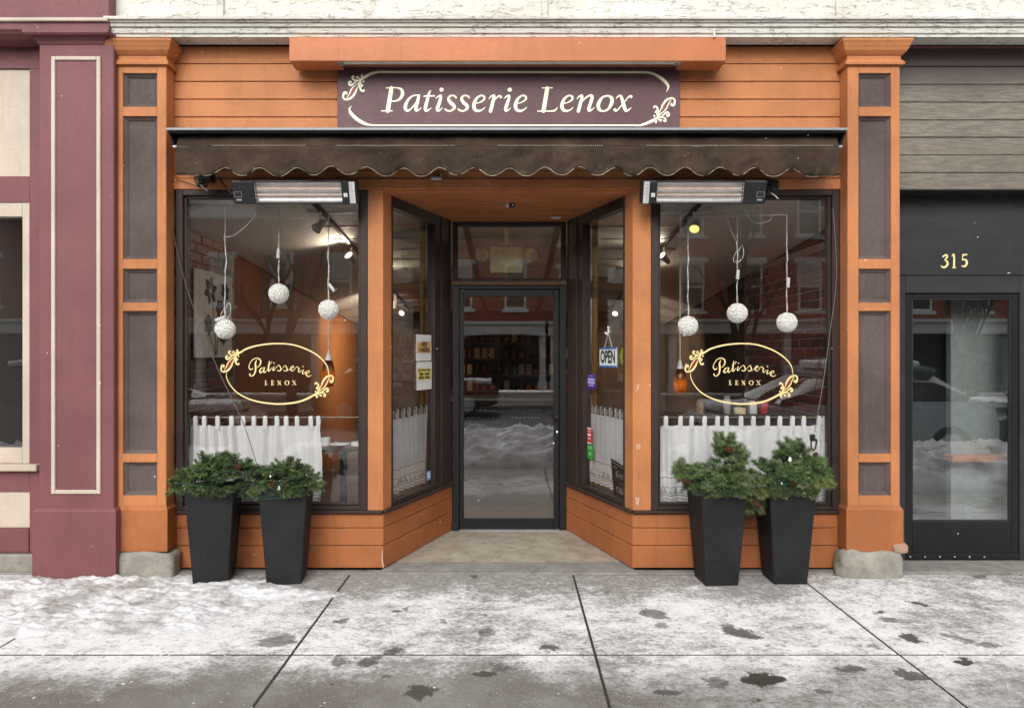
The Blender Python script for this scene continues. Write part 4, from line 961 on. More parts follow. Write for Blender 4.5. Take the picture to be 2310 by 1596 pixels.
# track lights
bulb = NT('lit bulb'); e_ = bulb.n('Emission'); e_.inputs[0].default_value = (1, .82, .55, 1); e_.inputs[1].default_value = 6; bulb.link(e_.outputs[0], bulb.out.inputs[0])
bulby = NT('lit yellow bulb'); e_ = bulby.n('Emission'); e_.inputs[0].default_value = (1, .80, .16, 1); e_.inputs[1].default_value = 1.6; bulby.link(e_.outputs[0], bulby.out.inputs[0])
def spot(x, Y, lab, yaw, pitch, lit, bm=None, grp='track spotlights'):
    z = zceil(Y)-.05; t = thing('spotlight', lab, 'spotlight', (x, Y, z), 0, grp)
    b = MB(); b.tube([(0, 0, .03), (0, 0, -.05)], .012, 8); b.tube([(0, 0, -.05), (.0, -.02, -.075)], .009, 8); part('stem', b, MT['white'], t, world=False, smooth=True)
    M = Matrix.Translation((0, -.03, -.10)) @ Matrix.Rotation(yaw, 4, 'Z') @ Matrix.Rotation(pitch, 4, 'X')
    b = MB(); b.lathe([(.018, .07), (.026, .05), (.032, .0), (.045, -.05), (.042, -.05), (.030, -.01)], 18, M=M); part('shade', b, plain('pale lamp metal', (.55, .53, .48), .35, .3), t, world=False, smooth=True)
    b = MB(); b.lathe([(.036, -.042), (.036, -.035)], 16, M=M); part('bulb', b, bm or (bulb.mat if lit else MT['white']), t, world=False)
    if lit and not bm:
        l = bpy.data.lights.new('spot_glow', 'SPOT'); l.energy = (70 if abs(yaw) > 2 else 30) if pitch > R(-100) else 11; l.color = (1, .84, .64); l.spot_size = R(110); l.spot_blend = 1.0; l.shadow_soft_size = .03
        lo = bpy.data.objects.new('spot_glow', l); C.objects.link(lo); lo.parent = t; lo.matrix_local = M @ Matrix.Translation((0, 0, -.06))
    return t
ordn = ['nearest', 'second', 'third', 'fourth', 'fifth', 'deepest']
for s, X in ((-1, -1.60), (1, 1.52)):
    sd = 'left' if s < 0 else 'right'
    b = MB(); b.add([(X-.015, .5, zceil(.5)-.03), (X+.015, .5, zceil(.5)-.03), (X+.015, 5.9, zceil(5.9)-.03), (X-.015, 5.9, zceil(5.9)-.03), (X-.015, .5, zceil(.5)), (X+.015, .5, zceil(.5)), (X+.015, 5.9, zceil(5.9)), (X-.015, 5.9, zceil(5.9))],
        [(0, 1, 2, 3), (7, 6, 5, 4), (0, 4, 5, 1), (1, 5, 6, 2), (2, 6, 7, 3), (3, 7, 4, 0)])
    single('light_track', b, MT['blackmetal'] if s < 0 else MT['blackmetal'], 'dark ceiling light track running back on the %s side of the shop' % sd, 'light track')
    for i, Y in enumerate((.85, 2.0, 3.2, 3.9, 4.6, 5.3)):
        spot(X, Y, '%s spotlight on the ceiling track in the %s half of the shop' % (ordn[i].capitalize(), sd), R(rnd.uniform(-60, 60)) if i < 2 else (R(180-s*28) if i in (3, 4) else R(rnd.uniform(-40, 40))), R(-rnd.uniform(35, 60)) if i not in (1, 2) else R(-125), i >= 1 or s > 0, bulby.mat if (s > 0 and i == 0) else None)
# emergency light in the transom
t = thing('emergency_light', 'yellowed emergency light box with two lamp heads behind the transom glass', 'emergency light', (px(1142, 1.27), 1.27, pz(617, 1.27)))
ye = plain('yellowed plastic', srgb(236, 228, 182), .5)
b = MB(); hw = (px(1179, 1.27)-px(1105, 1.27))/2; hh = pz(556, 1.27)-pz(617, 1.27); b.box(-hw, hw, -.04, .04, 0, hh, .008); part('box', b, ye, t, world=False)
b = MB(); b.box(-.07, .07, -.02, .03, hh, hh+.035, .004); b.box(-.02, .02, -.01, .02, hh+.034, hh+.16); part('mount', b, ye, t, world=False)
for s in (-1, 1):
    M = Matrix.Translation((s*(hw+.06), -.02, hh*.68)) @ Matrix.Rotation(R(s*35), 4, 'Z') @ Matrix.Rotation(R(90), 4, 'X')
    b = MB(); b.lathe([(.03, -.05), (.055, -.02), (.066, .03), (.060, .034), (.02, .03)], 8, M=M); part('lamp_head', b, ye, t, world=False)

# curtains
nc = NT('white cafe curtain'); uv = nc.n('UVMap').outputs[0]; U, V, _ = nc.sep(uv)
wv = nc.noise(nc.scale(uv, (1, .25, 1)), 380, 2); fold = nc.noise(uv, 9, 3)
cc = nc.mix(nc.ramp(wv, .3, .7), (.84, .84, .82), (.93, .93, .92))
def ln(v0, w): return nc.ramp(nc.math('ABSOLUTE', nc.math('SUBTRACT', V, v0)), w, w*1.8, 1, 0)
lines = nc.math('MAXIMUM', ln(.175, .0025), nc.math('MAXIMUM', ln(.045, .0025), nc.math('MAXIMUM', ln(.02, .002), ln(.105, .002))))
tri = nc.math('PINGPONG', nc.math('MULTIPLY', U, 1.0), .024); zz = nc.math('SUBTRACT', nc.math('MULTIPLY', tri, 2.2), nc.math('SUBTRACT', V, .055))
zig = nc.math('MULTIPLY', nc.ramp(zz, 0, .006), nc.math('MULTIPLY', nc.ramp(V, .054, .056), nc.ramp(V, .100, .102, 1, 0)))
hole = nc.math('MAXIMUM', nc.math('MULTIPLY', lines, .7), nc.math('MULTIPLY', zig, .55))
df = nc.n('BsdfDiffuse'); nc.link(cc, df.inputs[0]); tl = nc.n('BsdfTranslucent'); nc.link(cc, tl.inputs[0]); tp_ = nc.n('BsdfTransparent')
m1 = nc.n('MixShader'); m1.inputs[0].default_value = .12; nc.link(df.outputs[0], m1.inputs[1]); nc.link(tl.outputs[0], m1.inputs[2])
m2 = nc.n('MixShader'); nc.link(nc.math('MAXIMUM', hole, .06), m2.inputs[0]); nc.link(m1.outputs[0], m2.inputs[1]); nc.link(tp_.outputs[0], m2.inputs[2]); nc.link(m2.outputs[0], nc.out.inputs[0])
MT['curtain'] = nc.mat
def curtain(L, u0, u1, n0, zrod, zhem, label, rod0, rod1, gather, seed, ntab, edge=0.0):
    """gather(t): local fold density 0..1"""
    t = thing('cafe_curtain', label, 'curtain', L.P((u0+u1)/2, n0, zhem), 0, 'white cafe curtains')
    NU, NV = 150, 14; zt_ = zrod-.055; mb = MB(); uvs = []
    ph = 0.0; phs = []
    for i in range(NU+1):
        tt = i/NU; ph += (44+50*gather(tt))*(u1-u0)/NU; phs.append(ph)
    for i in range(NU+1):
        tt = i/NU
        for j in range(NV+1):
            s_ = j/NV
            amp = (.015+.010*gather(tt))*(.75+.5*s_)
            nn = n0+amp*math.sin(phs[i]*1.0+seed+.5*math.sin(s_*2+tt*9))+.010*mnoise.noise(Vector((tt*6, s_*2, seed)))+.008*math.cos(6.2832*tt*ntab)*math.exp(-s_*5)
            uu = u0+(u1-u0)*tt+edge*math.sin(s_*3.0)*(tt if edge > 0 else -(1-tt))*abs(1) + .004*mnoise.noise(Vector((tt*9, s_*3, seed+5)))
            zz_ = zt_+(zhem-zt_)*s_-.007*abs(math.sin(math.pi*tt*ntab))*(1-s_)**3-.01*mnoise.noise(Vector((tt*4, 0, seed)))*s_
            mb.v.append(L.P(uu, nn, zz_)); uvs.append(((u1-u0)*tt*(1+gather(tt)*.4), (1-s_)*(zt_-zhem)))
    k = NV+1
    for i in range(NU):
        for j in range(NV): mb.f.append((i*k+j, (i+1)*k+j, (i+1)*k+j+1, i*k+j+1)); mb.m.append(0)
    o = part('curtain_panel', mb, MT['curtain'], t, smooth='all', recalc=False)
    ul = o.data.uv_layers.new(name='UVMap')
    for lp in o.data.loops: ul.data[lp.index].uv = uvs[lp.vertex_index]
    for i in range(ntab+1):
        tt = min(max(i/ntab+rnd.uniform(-.015, .015), .012), .988)
        if gather(tt) > .6: tt = min(.985, max(.015, tt+rnd.uniform(-.02, .02)))
        uc = u0+(u1-u0)*tt; b = MB(); w_ = .0145
        pts = [(n0+.004, zt_-.03), (n0+.009, zt_+.01), (n0+.010, zrod), (n0+.004, zrod+.011), (n0-.006, zrod+.011), (n0-.010, zrod), (n0-.008, zt_)]
        vs = []
        for (a, z) in pts: vs += [L.P(uc-w_*(.75 if z > zrod else 1), a, z), L.P(uc+w_*(.75 if z > zrod else 1), a, z)]
        b.add(vs, [(2*q, 2*q+1, 2*q+3, 2*q+2) for q in range(len(pts)-1)])
        part('tab', b, MT['curtain'], t, recalc=False, smooth='all')
    b = MB(); b.tube([L.P(rod0, n0, zrod), L.P(rod1, n0, zrod)], .006, 8); part('curtain_rod', b, plain('bronze rod', srgb(110, 96, 80), .4, .5), t, smooth=True)
class Flat(Loc):
    def __init__(s, x, y): s.M = Matrix(((1, 0, 0, x), (0, -1, 0, y), (0, 0, 1, 0), (0, 0, 0, 1)))
F0 = Flat(0, .10); zr = pz(941, .1)
curtain(F0, px(421, .1), px(722, .1), 0, zr, .475, 'white tab top cafe curtain pulled to the left in the left display window', px(415, .1), px(822, .1), lambda t: 1 if t < .38 else .25, 1.0, 12, .02)
curtain(F0, px(1474, .1), px(1868, .1), 0, zr, .475, 'white tab top cafe curtain across the right display window', px(1470, .1), px(1873, .1), lambda t: 1 if t < .1 or t > .9 else .12, 2.0, 14)
curtain(LL, .24, .815, -.072, zr+.03, .50, 'white cafe curtain in the splayed window left of the door', .15, .83, lambda t: .55, 3.0, 6, -.03)
curtain(LR, .16, .815, -.080, zr+.03, .50, 'white cafe curtain in the splayed window right of the door', .15, .83, lambda t: .6, 4.0, 8)

# white ball ornaments on cords
MT['petal'] = plain('lit white petals', (.95, .94, .90), .6, var=.03, Emission_Color=(1, .96, .86), Emission_Strength=.05)
def ball_mesh(r_, seed):
    rr = random.Random(seed); b = MB(); b.ball((0, 0, 0), r_*.87, 14, 9)
    N = 260
    for i in range(N):
        zz_ = 1-2*(i+.5)/N; a = i*2.39996; q = math.sqrt(1-zz_*zz_); d = (Vector((q*math.cos(a), q*math.sin(a), zz_))+Vector((rr.uniform(-.1, .1), rr.uniform(-.1, .1), rr.uniform(-.1, .1)))).normalized()
        u = d.orthogonal().normalized(); v = d.cross(u); ph = rr.uniform(0, 6); s_ = r_*rr.uniform(.11, .145); vs = [d*r_*.885]
        for k in range(5): an = ph+k*2*math.pi/5; vs.append(d*r_*rr.uniform(.96, 1.03)+(u*math.cos(an)+v*math.sin(an))*s_)
        b.add(vs, [(0, 1+k, 1+(k+1) % 5) for k in range(5)])
    return b
bme = mesh_of(ball_mesh(.072, 1), 'ball', MT['petal'], recalc=False)
MT['cord'] = plain('white cord', (.74, .73, .70), .6)
def ornament(xp, yp, ytop, label, box, wig, knot=None):
    Y = .13; x, z = px(xp, Y), pz(yp, Y); zt_ = min(pz(ytop, Y), 2.66)
    t = thing('ball_ornament', label, 'ornament', (x, Y, z), 0, 'white ball ornaments')
    o = bpy.data.objects.new('ball', bme); C.objects.link(o); o.parent = t; o.rotation_euler = (rnd.random()*3, rnd.random()*3, 0)
    b = MB(); H = zt_-z; pts = []
    for i in range(15):
        s_ = i/14; pts.append((wig*mnoise.noise(Vector((s_*5, xp, 0)))*(1-s_)-.0, .004*math.sin(s_*40), .06+(H-.06)*s_))
    b.tube(pts, .0028, 5)
    b.tube([(p[0]+.006*math.sin(i*1.7), p[1]-.003, p[2]) for i, p in enumerate(pts)][:11], .0024, 5); part('cord', b, MT['cord'], t, world=False, smooth=True)
    bx, bz_, an = box
    M = Matrix.Translation((bx, -.012, bz_)) @ Matrix.Rotation(an, 4, 'Y')
    b = MB(); b.box(-.011, .011, -.009, .009, -.036, .036, .004, M=M); part('switch_box', b, MT['white'], t, world=False)
    if knot:
        b = MB(); b.tube(catmull([(0, -.006, knot), (.03, -.01, knot+.05), (.045, -.01, knot+.01), (.03, -.008, knot-.05), (-.015, -.008, knot-.07), (-.03, -.006, knot-.04), (0, -.006, knot+.02)], 6), .0024, 5); part('cord_loop', b, MT['cord'], t, world=False, smooth=True)
ornament(508, 742, 455, 'lowest white ball ornament hanging in the left display window by the brick wall', (-.035, .075, R(70)), .03, .14)
ornament(629, 662, 455, 'white ball ornament hanging in the middle of the left display window', (.0, .29, R(4)), .006)
ornament(741, 698, 455, 'white ball ornament hanging at the right side of the left display window', (.026, .16, R(-38)), .004)
ornament(1552, 735, 490, 'white ball ornament hanging at the left side of the right display window', (-.03, -.04, R(0)), .006)
ornament(1663, 706, 488, 'highest white ball ornament in the middle of the right display window', (.0, .28, R(5)), .006, .44)
ornament(1775, 727, 485, 'white ball ornament hanging at the right side of the right display window', (.005, .29, R(4)), .006)
b = MB(); b.tube([(px(1552, .13), .13, pz(490, .13)), (px(1640, .13), .13, pz(488, .13)), (px(1775, .13), .13, pz(484, .13))], .003, 6)
b.tube(catmull([(px(1640, .13), .128, pz(492, .13)), (px(1648, .13), .125, pz(518, .13)), (px(1660, .13), .125, pz(545, .13)), (px(1663, .13), .127, pz(580, .13))], 6), .0024, 5)
b.tube(catmull([(px(1680, .13), .13, pz(474, .13)), (px(1700, .13), .128, pz(502, .13)), (px(1735, .13), .128, pz(498, .13)), (px(1742, .13), .13, pz(486, .13))], 6), .0024, 5)
single('hanging_line', b, MT['cord'], 'white line strung across the top of the right display window', 'cord', smooth=True)
b = MB(); b.tube(catmull([(px(506, .13), .125, pz(535, .13)), (px(530, .13), .125, pz(530, .13)), (px(560, .13), .125, pz(505, .13)), (px(580, .13), .125, pz(477, .13))], 6), .0026, 5)
single('hanging_line', b, MT['cord'], 'white cord branching to the right above the lowest ball ornament', 'cord', smooth=True)
b = MB(); b.tube([(px(1864, .1), .06, 2.62), (px(1865, .06), .055, 1.6), (px(1866, .06), .055, .9)], .004, 6)
single('white_cord', b, MT['cord'], 'straight white cord down the right edge of the right display window', 'cord', smooth=True)

# amber pendant lamps
na = NT('amber glass'); tl = na.n('BsdfTranslucent'); tl.inputs[0].default_value = (.34, .19, .07, 1); tr_ = na.n('BsdfTransparent'); tr_.inputs[0].default_value = (.55, .34, .13, 1)
gl = na.n('BsdfGlossy'); gl.inputs['Roughness'].default_value = .08
ma = na.n('MixShader'); ma.inputs[0].default_value = .45; na.link(tl.outputs[0], ma.inputs[1]); na.link(tr_.outputs[0], ma.inputs[2]); mb_ = na.n('MixShader'); mb_.inputs[0].default_value = .07; na.link(ma.outputs[0], mb_.inputs[1]); na.link(gl.outputs[0], mb_.inputs[2]); na.link(mb_.outputs[0], na.out.inputs[0])
def pendant(xp, ycap, Y, label):
    x = px(xp, Y); zc = pz(ycap, Y); t = thing('pendant_lamp', label, 'pendant lamp', (x, Y, zc), 0, 'amber pendant lamps')
    b = MB(); b.tube([(0, 0, .07), (0, 0, zceil(Y)-zc)], .004, 6); part('cord', b, MT['cord'], t, world=False)
    b = MB(); b.lathe([(.005, .085), (.012, .06), (.026, .01), (.030, 0), (.0, 0)], 16); part('cap', b, MT['white'], t, world=False, smooth=True)
    b = MB(); b.lathe([(.030, -.001), (.048, -.06), (.056, -.12), (.050, -.18), (.038, -.215), (.034, -.215), (.046, -.18), (.052, -.12), (.044, -.06), (.026, -.004)], 24); part('glass_shade', b, na.mat, t, world=False, smooth='all')
    b = MB(); b.ball((0, 0, -.10), .016, 10, 8); part('bulb', b, bulby.mat, t, world=False)
    l = bpy.data.lights.new('pendant_glow', 'POINT'); l.energy = .35; l.color = (1, .62, .3); l.shadow_soft_size = .02; lo = bpy.data.objects.new('pendant_glow', l); C.objects.link(lo); lo.parent = t; lo.location = (0, 0, -.13)
pendant(741, 812, .75, 'lit amber glass pendant lamp behind the left display window')
pendant(1534, 831, .75, 'lit amber glass pendant lamp behind the right display window')

# cafe tables and tableware
dk = plain('dark table wood', (.05, .03, .02), .35)
def table(x, Y, z, label):
    t = thing('cafe_table', label, 'table', (x, Y, .012)); b = MB(); b.lathe([(.30, z-.035), (.31, z-.03), (.31, z-.018), (.30, z-.012)], 32); part('tabletop', b, dk, t, world=False, smooth=True)
    b = MB(); b.tube([(0, 0, .02), (0, 0, z-.04)], .03, 12); part('leg', b, MT['blackmetal'], t, world=False, smooth=True)
    b = MB(); b.lathe([(.2, 0), (.2, .015), (.04, .03)], 24); part('foot', b, MT['blackmetal'], t, world=False, smooth=True)
TZ = pz(1006, .62)
table(px(775, .72), .72, TZ, 'round dark cafe table inside the left display window'); TY = .62
t = thing('coffee_mug', 'white coffee mug on the table inside the left display window', 'mug', (px(735, TY), TY, TZ))
b = MB(); b.lathe([(.028, .001), (.034, .006), (.036, .07), (.033, .07), (.031, .01), (.0, .008)], 20); part('cup', b, MT['white'], t, world=False, smooth=True)
b = MB(); b.tube(catmull([(-.034, 0, .058), (-.06, 0, .055), (-.062, 0, .03), (-.034, 0, .018)], 5), .005, 6); part('handle', b, MT['white'], t, world=False, smooth=True)
b = MB(); b.lathe([(.03, .001), (.05, .004), (.082, .018), (.080, .020), (.05, .008), (.0, .006)], 28, c=(px(768, TY), TY, TZ)); single('saucer', b, MT['white'], 'white saucer beside the mug on the left window table', 'saucer', smooth=True)
b = rough_block(px(790, TY), px(812, TY), TY+.02, TY+.08, TZ, TZ+.03, .014, 33); single('napkin', b, MT['paper'], 'crumpled white napkin at the right end of the left window table', 'napkin')
b = MB(); b.box(px(1560, .9), px(1860, .9), .75, 1.05, 1.02, 1.05, .004); b.box(px(1570, .9), px(1850, .9), .8, 1.0, .012, 1.0195); single('window_counter', b, dk, 'dark counter behind the curtain of the right display window', 'counter')
items = [('storage_jar', 'grey lidded storage jar on the counter behind the right window oval', 1640, .03, .15, srgb(150, 150, 140)), ('carton', 'cream carton under the right window lettering', 1668, .045, .06, srgb(214, 196, 150)), ('milk_carton', 'white carton on the counter behind the right window lettering', 1697, .03, .11, srgb(200, 200, 196)), ('tea_tin', 'red tin on the counter behind the right window lettering', 1722, .03, .115, srgb(176, 24, 34)), ('paper_cup', 'tan paper cup on the counter left of the right window oval', 1580, .03, .10, srgb(150, 120, 90))]
for nm, lab, xp, r_, h_, col in items:
    b = MB(); x = px(xp, .85)
    if nm in ('storage_jar', 'paper_cup'): b.lathe([(r_*.9, .001), (r_, .01), (r_*1.05, h_*.8), (r_*.8, h_*.86), (r_*.85, h_)], 18, c=(x, .85, 1.05))
    elif nm == 'tea_tin': b.box(x-r_, x+r_, .82, .88, 1.051, 1.051+h_*.85, .006); b.lathe([(r_*.7, 0), (r_*.7, h_*.12)], 14, c=(x, .85, 1.051+h_*.85))
    else: b.box(x-r_, x+r_, .82, .88, 1.051, 1.051+h_*.8, .003); b.prism([(x-r_, 1.051+h_*.8), (x+r_, 1.051+h_*.8), (x, 1.051+h_)], -.88, -.82, M=Matrix(((1, 0, 0, 0), (0, 0, -1, 0), (0, 1, 0, 0), (0, 0, 0, 1))))
    single(nm, b, plain(nm, col, .5), lab, nm.split('_')[-1], smooth=True)

# back of the shop: shelves, counter with chalk boards, framed picture
SH = thing('bakery_shelving', 'dark wooden shelving with rows of bread and bottles at the back of the shop', 'shelves', (-.2, 5.7, .012))
wd = plain('shelf wood', srgb(92, 60, 36), .5, var=.25)
b = MB(); b.box(-1.1, 1.1, 6.12, 6.16, .012, 2.0); b.box(-1.1, -1.06, 5.8, 6.119, .012, 2.0); b.box(1.06, 1.1, 5.8, 6.119, .012, 2.0); part('carcass', b, wd, SH)
for z in (.95, 1.2, 1.45, 1.7):
    b = MB(); b.box(-1.059, 1.059, 5.8, 6.119, z, z+.03, .003); part('shelf', b, wd, SH)
lc = [plain('crust', srgb(190, 130, 70), .7), plain('amber bottle', srgb(120, 60, 20), .2), plain('cream packet', srgb(210, 190, 150), .6), plain('dark bottle', srgb(40, 46, 30), .15)]
k_ = 0
for ri, z in enumerate((.98, 1.23, 1.48, 1.73)):
    x = -1.0; k_ = 0
    while x < 1.0:
        k_ += 1
        k = rnd.randint(0, 3); b = MB(); w_ = rnd.uniform(.05, .09)
        if k in (1, 3): b.lathe([(.032, .001), (.034, .10), (.013, .14), (.013, .19), (.0, .19)], 12, c=(x, 5.9, z+.0))
        elif k == 0: b.v += []; b.lathe([(.005, -.13), (.035, -.1), (.042, 0), (.035, .1), (.005, .13)], 12, M=Matrix.Translation((x, 5.95, z+.043)) @ Matrix.Rotation(R(90), 4, 'X'))
        else: b.box(x-.04, x+.04, 5.86, 5.95, z+.001, z+.16, .005)
        nm = ['bread_loaf', 'syrup_bottle', 'paper_packet', 'wine_bottle'][k]
        o = single(nm, b, lc[k], ['golden bread loaf', 'amber syrup bottle', 'cream paper packet', 'dark glass bottle'][k]+', number %d from the left on the %s shelf at the back' % (k_, ['lowest', 'second', 'third', 'top'][ri]), ['bread', 'bottle', 'packet', 'bottle'][k], smooth=True, group='goods on the back shelves'); x += .115
CN = thing('display_counter', 'low glass and wood bakery counter with chalk boards seen through the door', 'counter', (-.15, 3.6, .012))
b = MB(); b.box(-.75, .55, 3.5, 4.1, .012, .98, .01); part('body', b, dk, CN)
b = MB(); b.box(-.78, .58, 3.46, 4.13, .981, 1.02, .006); part('countertop', b, plain('steel top', (.45, .44, .42), .3, .6), CN)
cbm = plain('chalkboard', (.012, .013, .012), .7); chalk = plain('chalk', (.42, .42, .40), .8)
for i, (x0, x1) in enumerate(((-.62, -.12), (-.08, .40))):
    t = thing('chalkboard', ['left', 'right'][i].capitalize()+' chalk menu board leaning on the bakery counter', 'chalkboard', ((x0+x1)/2, 3.44, .62))
    b = MB(); b.box(x0, x1, 3.43, 3.45, .66, .93, .003); part('board', b, cbm, t)
    s_ = []
    for r2 in range(2):
        xx = x0+.08; zz_ = .87-.09*r2
        while xx < x1-.08: q = rnd.uniform(.01, .02); s_.append([(xx, zz_, .005), (xx+q*.5, zz_+.014, .005), (xx+q, zz_-.004, .005), (xx+q*1.6, zz_+.006, .004)]); xx += q*2+rnd.uniform(.006, .03)
    part('chalk_writing', strokes_mb([[tuple(v*1000 for v in p) for p in q_] for q_ in s_], lambda x, y: (x/1000, 3.4295, y/1000), 3), chalk, t, recalc=False)
t = thing('framed_picture', 'gold framed picture on the back wall seen at the left of the door glass', 'picture', (-1.3, 6.1, 1.2))
b = MB(); framebars(b, -1.5, -1.18, 1.0, 1.5, .04, 6.05, 6.1, .004); part('frame', b, plain('gilt frame', srgb(170, 136, 80), .4), t); b = MB(); b.box(-1.46, -1.22, 6.07, 6.09, 1.04, 1.46); part('picture', b, plain('grey print', (.25, .25, .27), .6), t)
# fire extinguisher by the right splayed window
t = thing('fire_extinguisher', 'red fire extinguisher hanging inside the window right of the door', 'extinguisher', (.72, 1.5, 1.0))
b = MB(); b.lathe([(.05, .0), (.058, .02), (.058, .24), (.03, .29), (.018, .30)], 18); part('cylinder', b, plain('red enamel', srgb(190, 28, 30), .3), t, world=False, smooth=True)
b = MB(); b.box(-.02, .05, -.01, .01, .30, .33, .004); b.tube(catmull([(.03, 0, .32), (.075, 0, .25), (.07, 0, .1)], 5), .008, 6); part('valve_hose', b, MT['blackmetal'], t, world=False, smooth=True)
b = MB(); b.box(-.055, .02, -.0605, -.05, .08, .18); part('instruction_label', b, MT['paper'], t, world=False)

# notices and stickers on the splayed panes
def T(L, u, n_, z, flip): # text frame on a splayed pane
    s = -1 if flip else 1
    return Matrix(((L.u.x*s, 0, L.n.x, 0), (L.u.y*s, 0, L.n.y, 0), (0, 1, 0, 0), (0, 0, 0, 1))) if False else Matrix.Translation(L.P(u, n_, z)) @ Matrix(((L.u.x*s, 0, L.n.x, 0), (L.u.y*s, 0, L.n.y, 0), (0, 1, 0, 0), (0, 0, 0, 1)))
ink = plain('black ink', (.02, .018, .015), .8)
def sheet(b, L, u0, u1, z0, z1, n_, sag=.0, seed=0, th=.0012):
    N = 6; vs = []; 
    for side in (0, 1):
        for i in range(N+1):
            for j in range(N+1):
                s_, v = i/N, j/N; q = .006*sag*mnoise.noise(Vector((s_*2, v*2, seed)))
                vs.append(L.P(u0+(u1-u0)*s_, n_+q+side*th, z0+(z1-z0)*v))
    k = N+1; fs = []
    for side in (0, 1):
        o = side*k*k
        for i in range(N):
            for j in range(N): fs.append((o+i*k+j, o+(i+1)*k+j, o+(i+1)*k+j+1, o+i*k+j+1))
    per = [i*k for i in range(N+1)]+[N*k+j for j in range(1, N+1)]+[i*k+N for i in range(N-1, -1, -1)]+[j for j in range(N-1, 0, -1)]
    for a, c in zip(per, per[1:]+per[:1]): fs.append((a, c, c+k*k, a+k*k))
    b.add(vs, fs)
for i, (z0, z1, c0, lab, txt) in enumerate(((1.495, 1.705, srgb(214, 170, 98), 'white paper notice reading HELP WANTED on the window left of the door', ['HELP', 'WANTED']),
        (1.262, 1.486, srgb(232, 218, 110), 'white and yellow winter hours notice on the window left of the door', ['Our Winter Hours', 'Friday - Sunday', '8:00am - 5:00pm']))):
    u0, u1 = .555, .825
    t = thing('paper_notice', lab, 'notice', LL.P((u0+u1)/2, -.02, z0), 0, 'paper notices on the side window')
    b = MB(); sheet(b, LL, u0+.01*i, u1+.006*i, z0, z1, -.028, .6, i); part('sheet', b, MT['paper'], t)
    h = z1-z0; b = MB(); sheet(b, LL, u0+.01*i+.012, u1-.012, z0+h*(.30 if i == 0 else .36), z1-h*(.26 if i == 0 else .21), -.0262, .6, i, .0005); part('printed_area', b, plain('printed card', c0, .7), t)
    zc = z0+h*(.52 if i == 0 else .575)
    for q, s_ in enumerate(txt):
        dz = (len(txt)-1)/2-q
        part('lettering', text_mb(s_, .045 if i == 0 else .030, T(LL, (u0+u1)/2+.005, -.0235, zc+dz*(.045 if i == 0 else .03), False), sx=1.0 if i == 0 else .95, bold=.0012), ink, t, recalc=False)
t = thing('open_sign', 'white and blue OPEN sign hanging in the window right of the door', 'sign', LR.P(.39, -.05, 1.455), 0)
u0, u1, z0, z1 = .30, .585, 1.447, 1.60
b = MB(); b.box(u0, u1, -.033, -.029, z0, z1, .001, M=LR.M); part('board', b, MT['paper'], t)
blue = plain('blue band', srgb(40, 110, 180), .5); b = MB(); b.box(u0, u1, -.0288, -.0278, z0, z0+.014, M=LR.M); b.box(u0, u1, -.0288, -.0278, z1-.014, z1, M=LR.M); part('band', b, blue, t)
part('lettering', text_mb('OPEN', .132, T(LR, (u0+u1)/2, -.0272, (z0+z1)/2, True), sx=.72, bold=.005), ink, t, recalc=False)
b = MB(); b.tube([LR.P(u0+.08, -.031, z1), LR.P(.44, -.031, z1+.115), LR.P(u1-.08, -.031, z1)], .0018, 5); part('string', b, MT['cord'], t)
b = MB(); b.tube(catmull([LR.P(.44, -.028, z1+.16), LR.P(.43, -.028, z1+.15), LR.P(.44, -.028, z1+.10), LR.P(.41, -.026, z1+.125)], 5), .006, 6); b.tube([LR.P(.44, -.028, z1+.10), LR.P(.48, -.026, z1+.115)], .008, 6); part('hook', b, MT['white'], t, smooth=True)
# round lime sticker behind the OPEN sign
lime = plain('lime vinyl', srgb(186, 196, 40), .5)
b = MB(); b.lathe([(.072, 0), (.072, .001)], 28, M=Matrix.Translation(LR.P(.235, -.062, 1.535)) @ Matrix(((LR.u.x, 0, LR.n.x, 0), (LR.u.y, 0, LR.n.y, 0), (0, 1, 0, 0), (0, 0, 0, 1)))); single('round_sticker', b, lime, 'round lime green sticker beside the OPEN sign', 'sticker')
def sticker(L, u0, u1, z0, z1, n_, col, lab, lines, flip, lc=(.8, .8, .8)):
    t = thing('window_sticker', lab, 'sticker', L.P((u0+u1)/2, n_, z0), 0, 'stickers on the side windows')
    b = MB(); b.box(u0, u1, n_, n_+.001, z0, z1, M=L.M); part('film', b, plain('sticker film', col, .45), t)
    b = MB()
    for (a, c, d, e) in lines: b.box(u0+(u1-u0)*a, u0+(u1-u0)*c, n_+.0012, n_+.0017, z0+(z1-z0)*d, z0+(z1-z0)*e, M=L.M)
    part('print', b, plain('sticker print', lc, .6), t)
sticker(LR, .665, .818, 1.265, 1.385, -.0345, srgb(72, 40, 150), 'purple window sticker with pale print right of the door', [(.12, .9, .55, .72), (.1, .95, .36, .5), (.25, .8, .2, .28), (.3, .7, .86, .91)], True, srgb(200, 190, 226))
sticker(LR, .745, .818, .815, .945, -.0345, srgb(196, 44, 40), 'small red and white window sticker above the green one right of the door', [(.1, .9, .3, .36), (.1, .9, .5, .62), (.1, .9, .76, .8), (0, 1, 0, .08), (0, 1, .92, 1)], True)
sticker(LR, .71, .818, .69, .805, -.0345, srgb(52, 152, 56), 'green window sticker right of the door', [(.2, .85, .75, .8), (.2, .9, .85, .9), (.35, .65, .3, .5)], True, srgb(150, 210, 150))
sticker(LL, .755, .825, .515, .59, -.0345, srgb(120, 160, 214), 'small blue white shield sticker low on the window left of the door', [(.1, .9, .62, .8), (.15, .85, .3, .5)], False)
t = thing('sandwich_board', 'small black chalk sign with white hand lettering low in the window right of the door', 'chalk sign', LR.P(.28, -.06, .48))
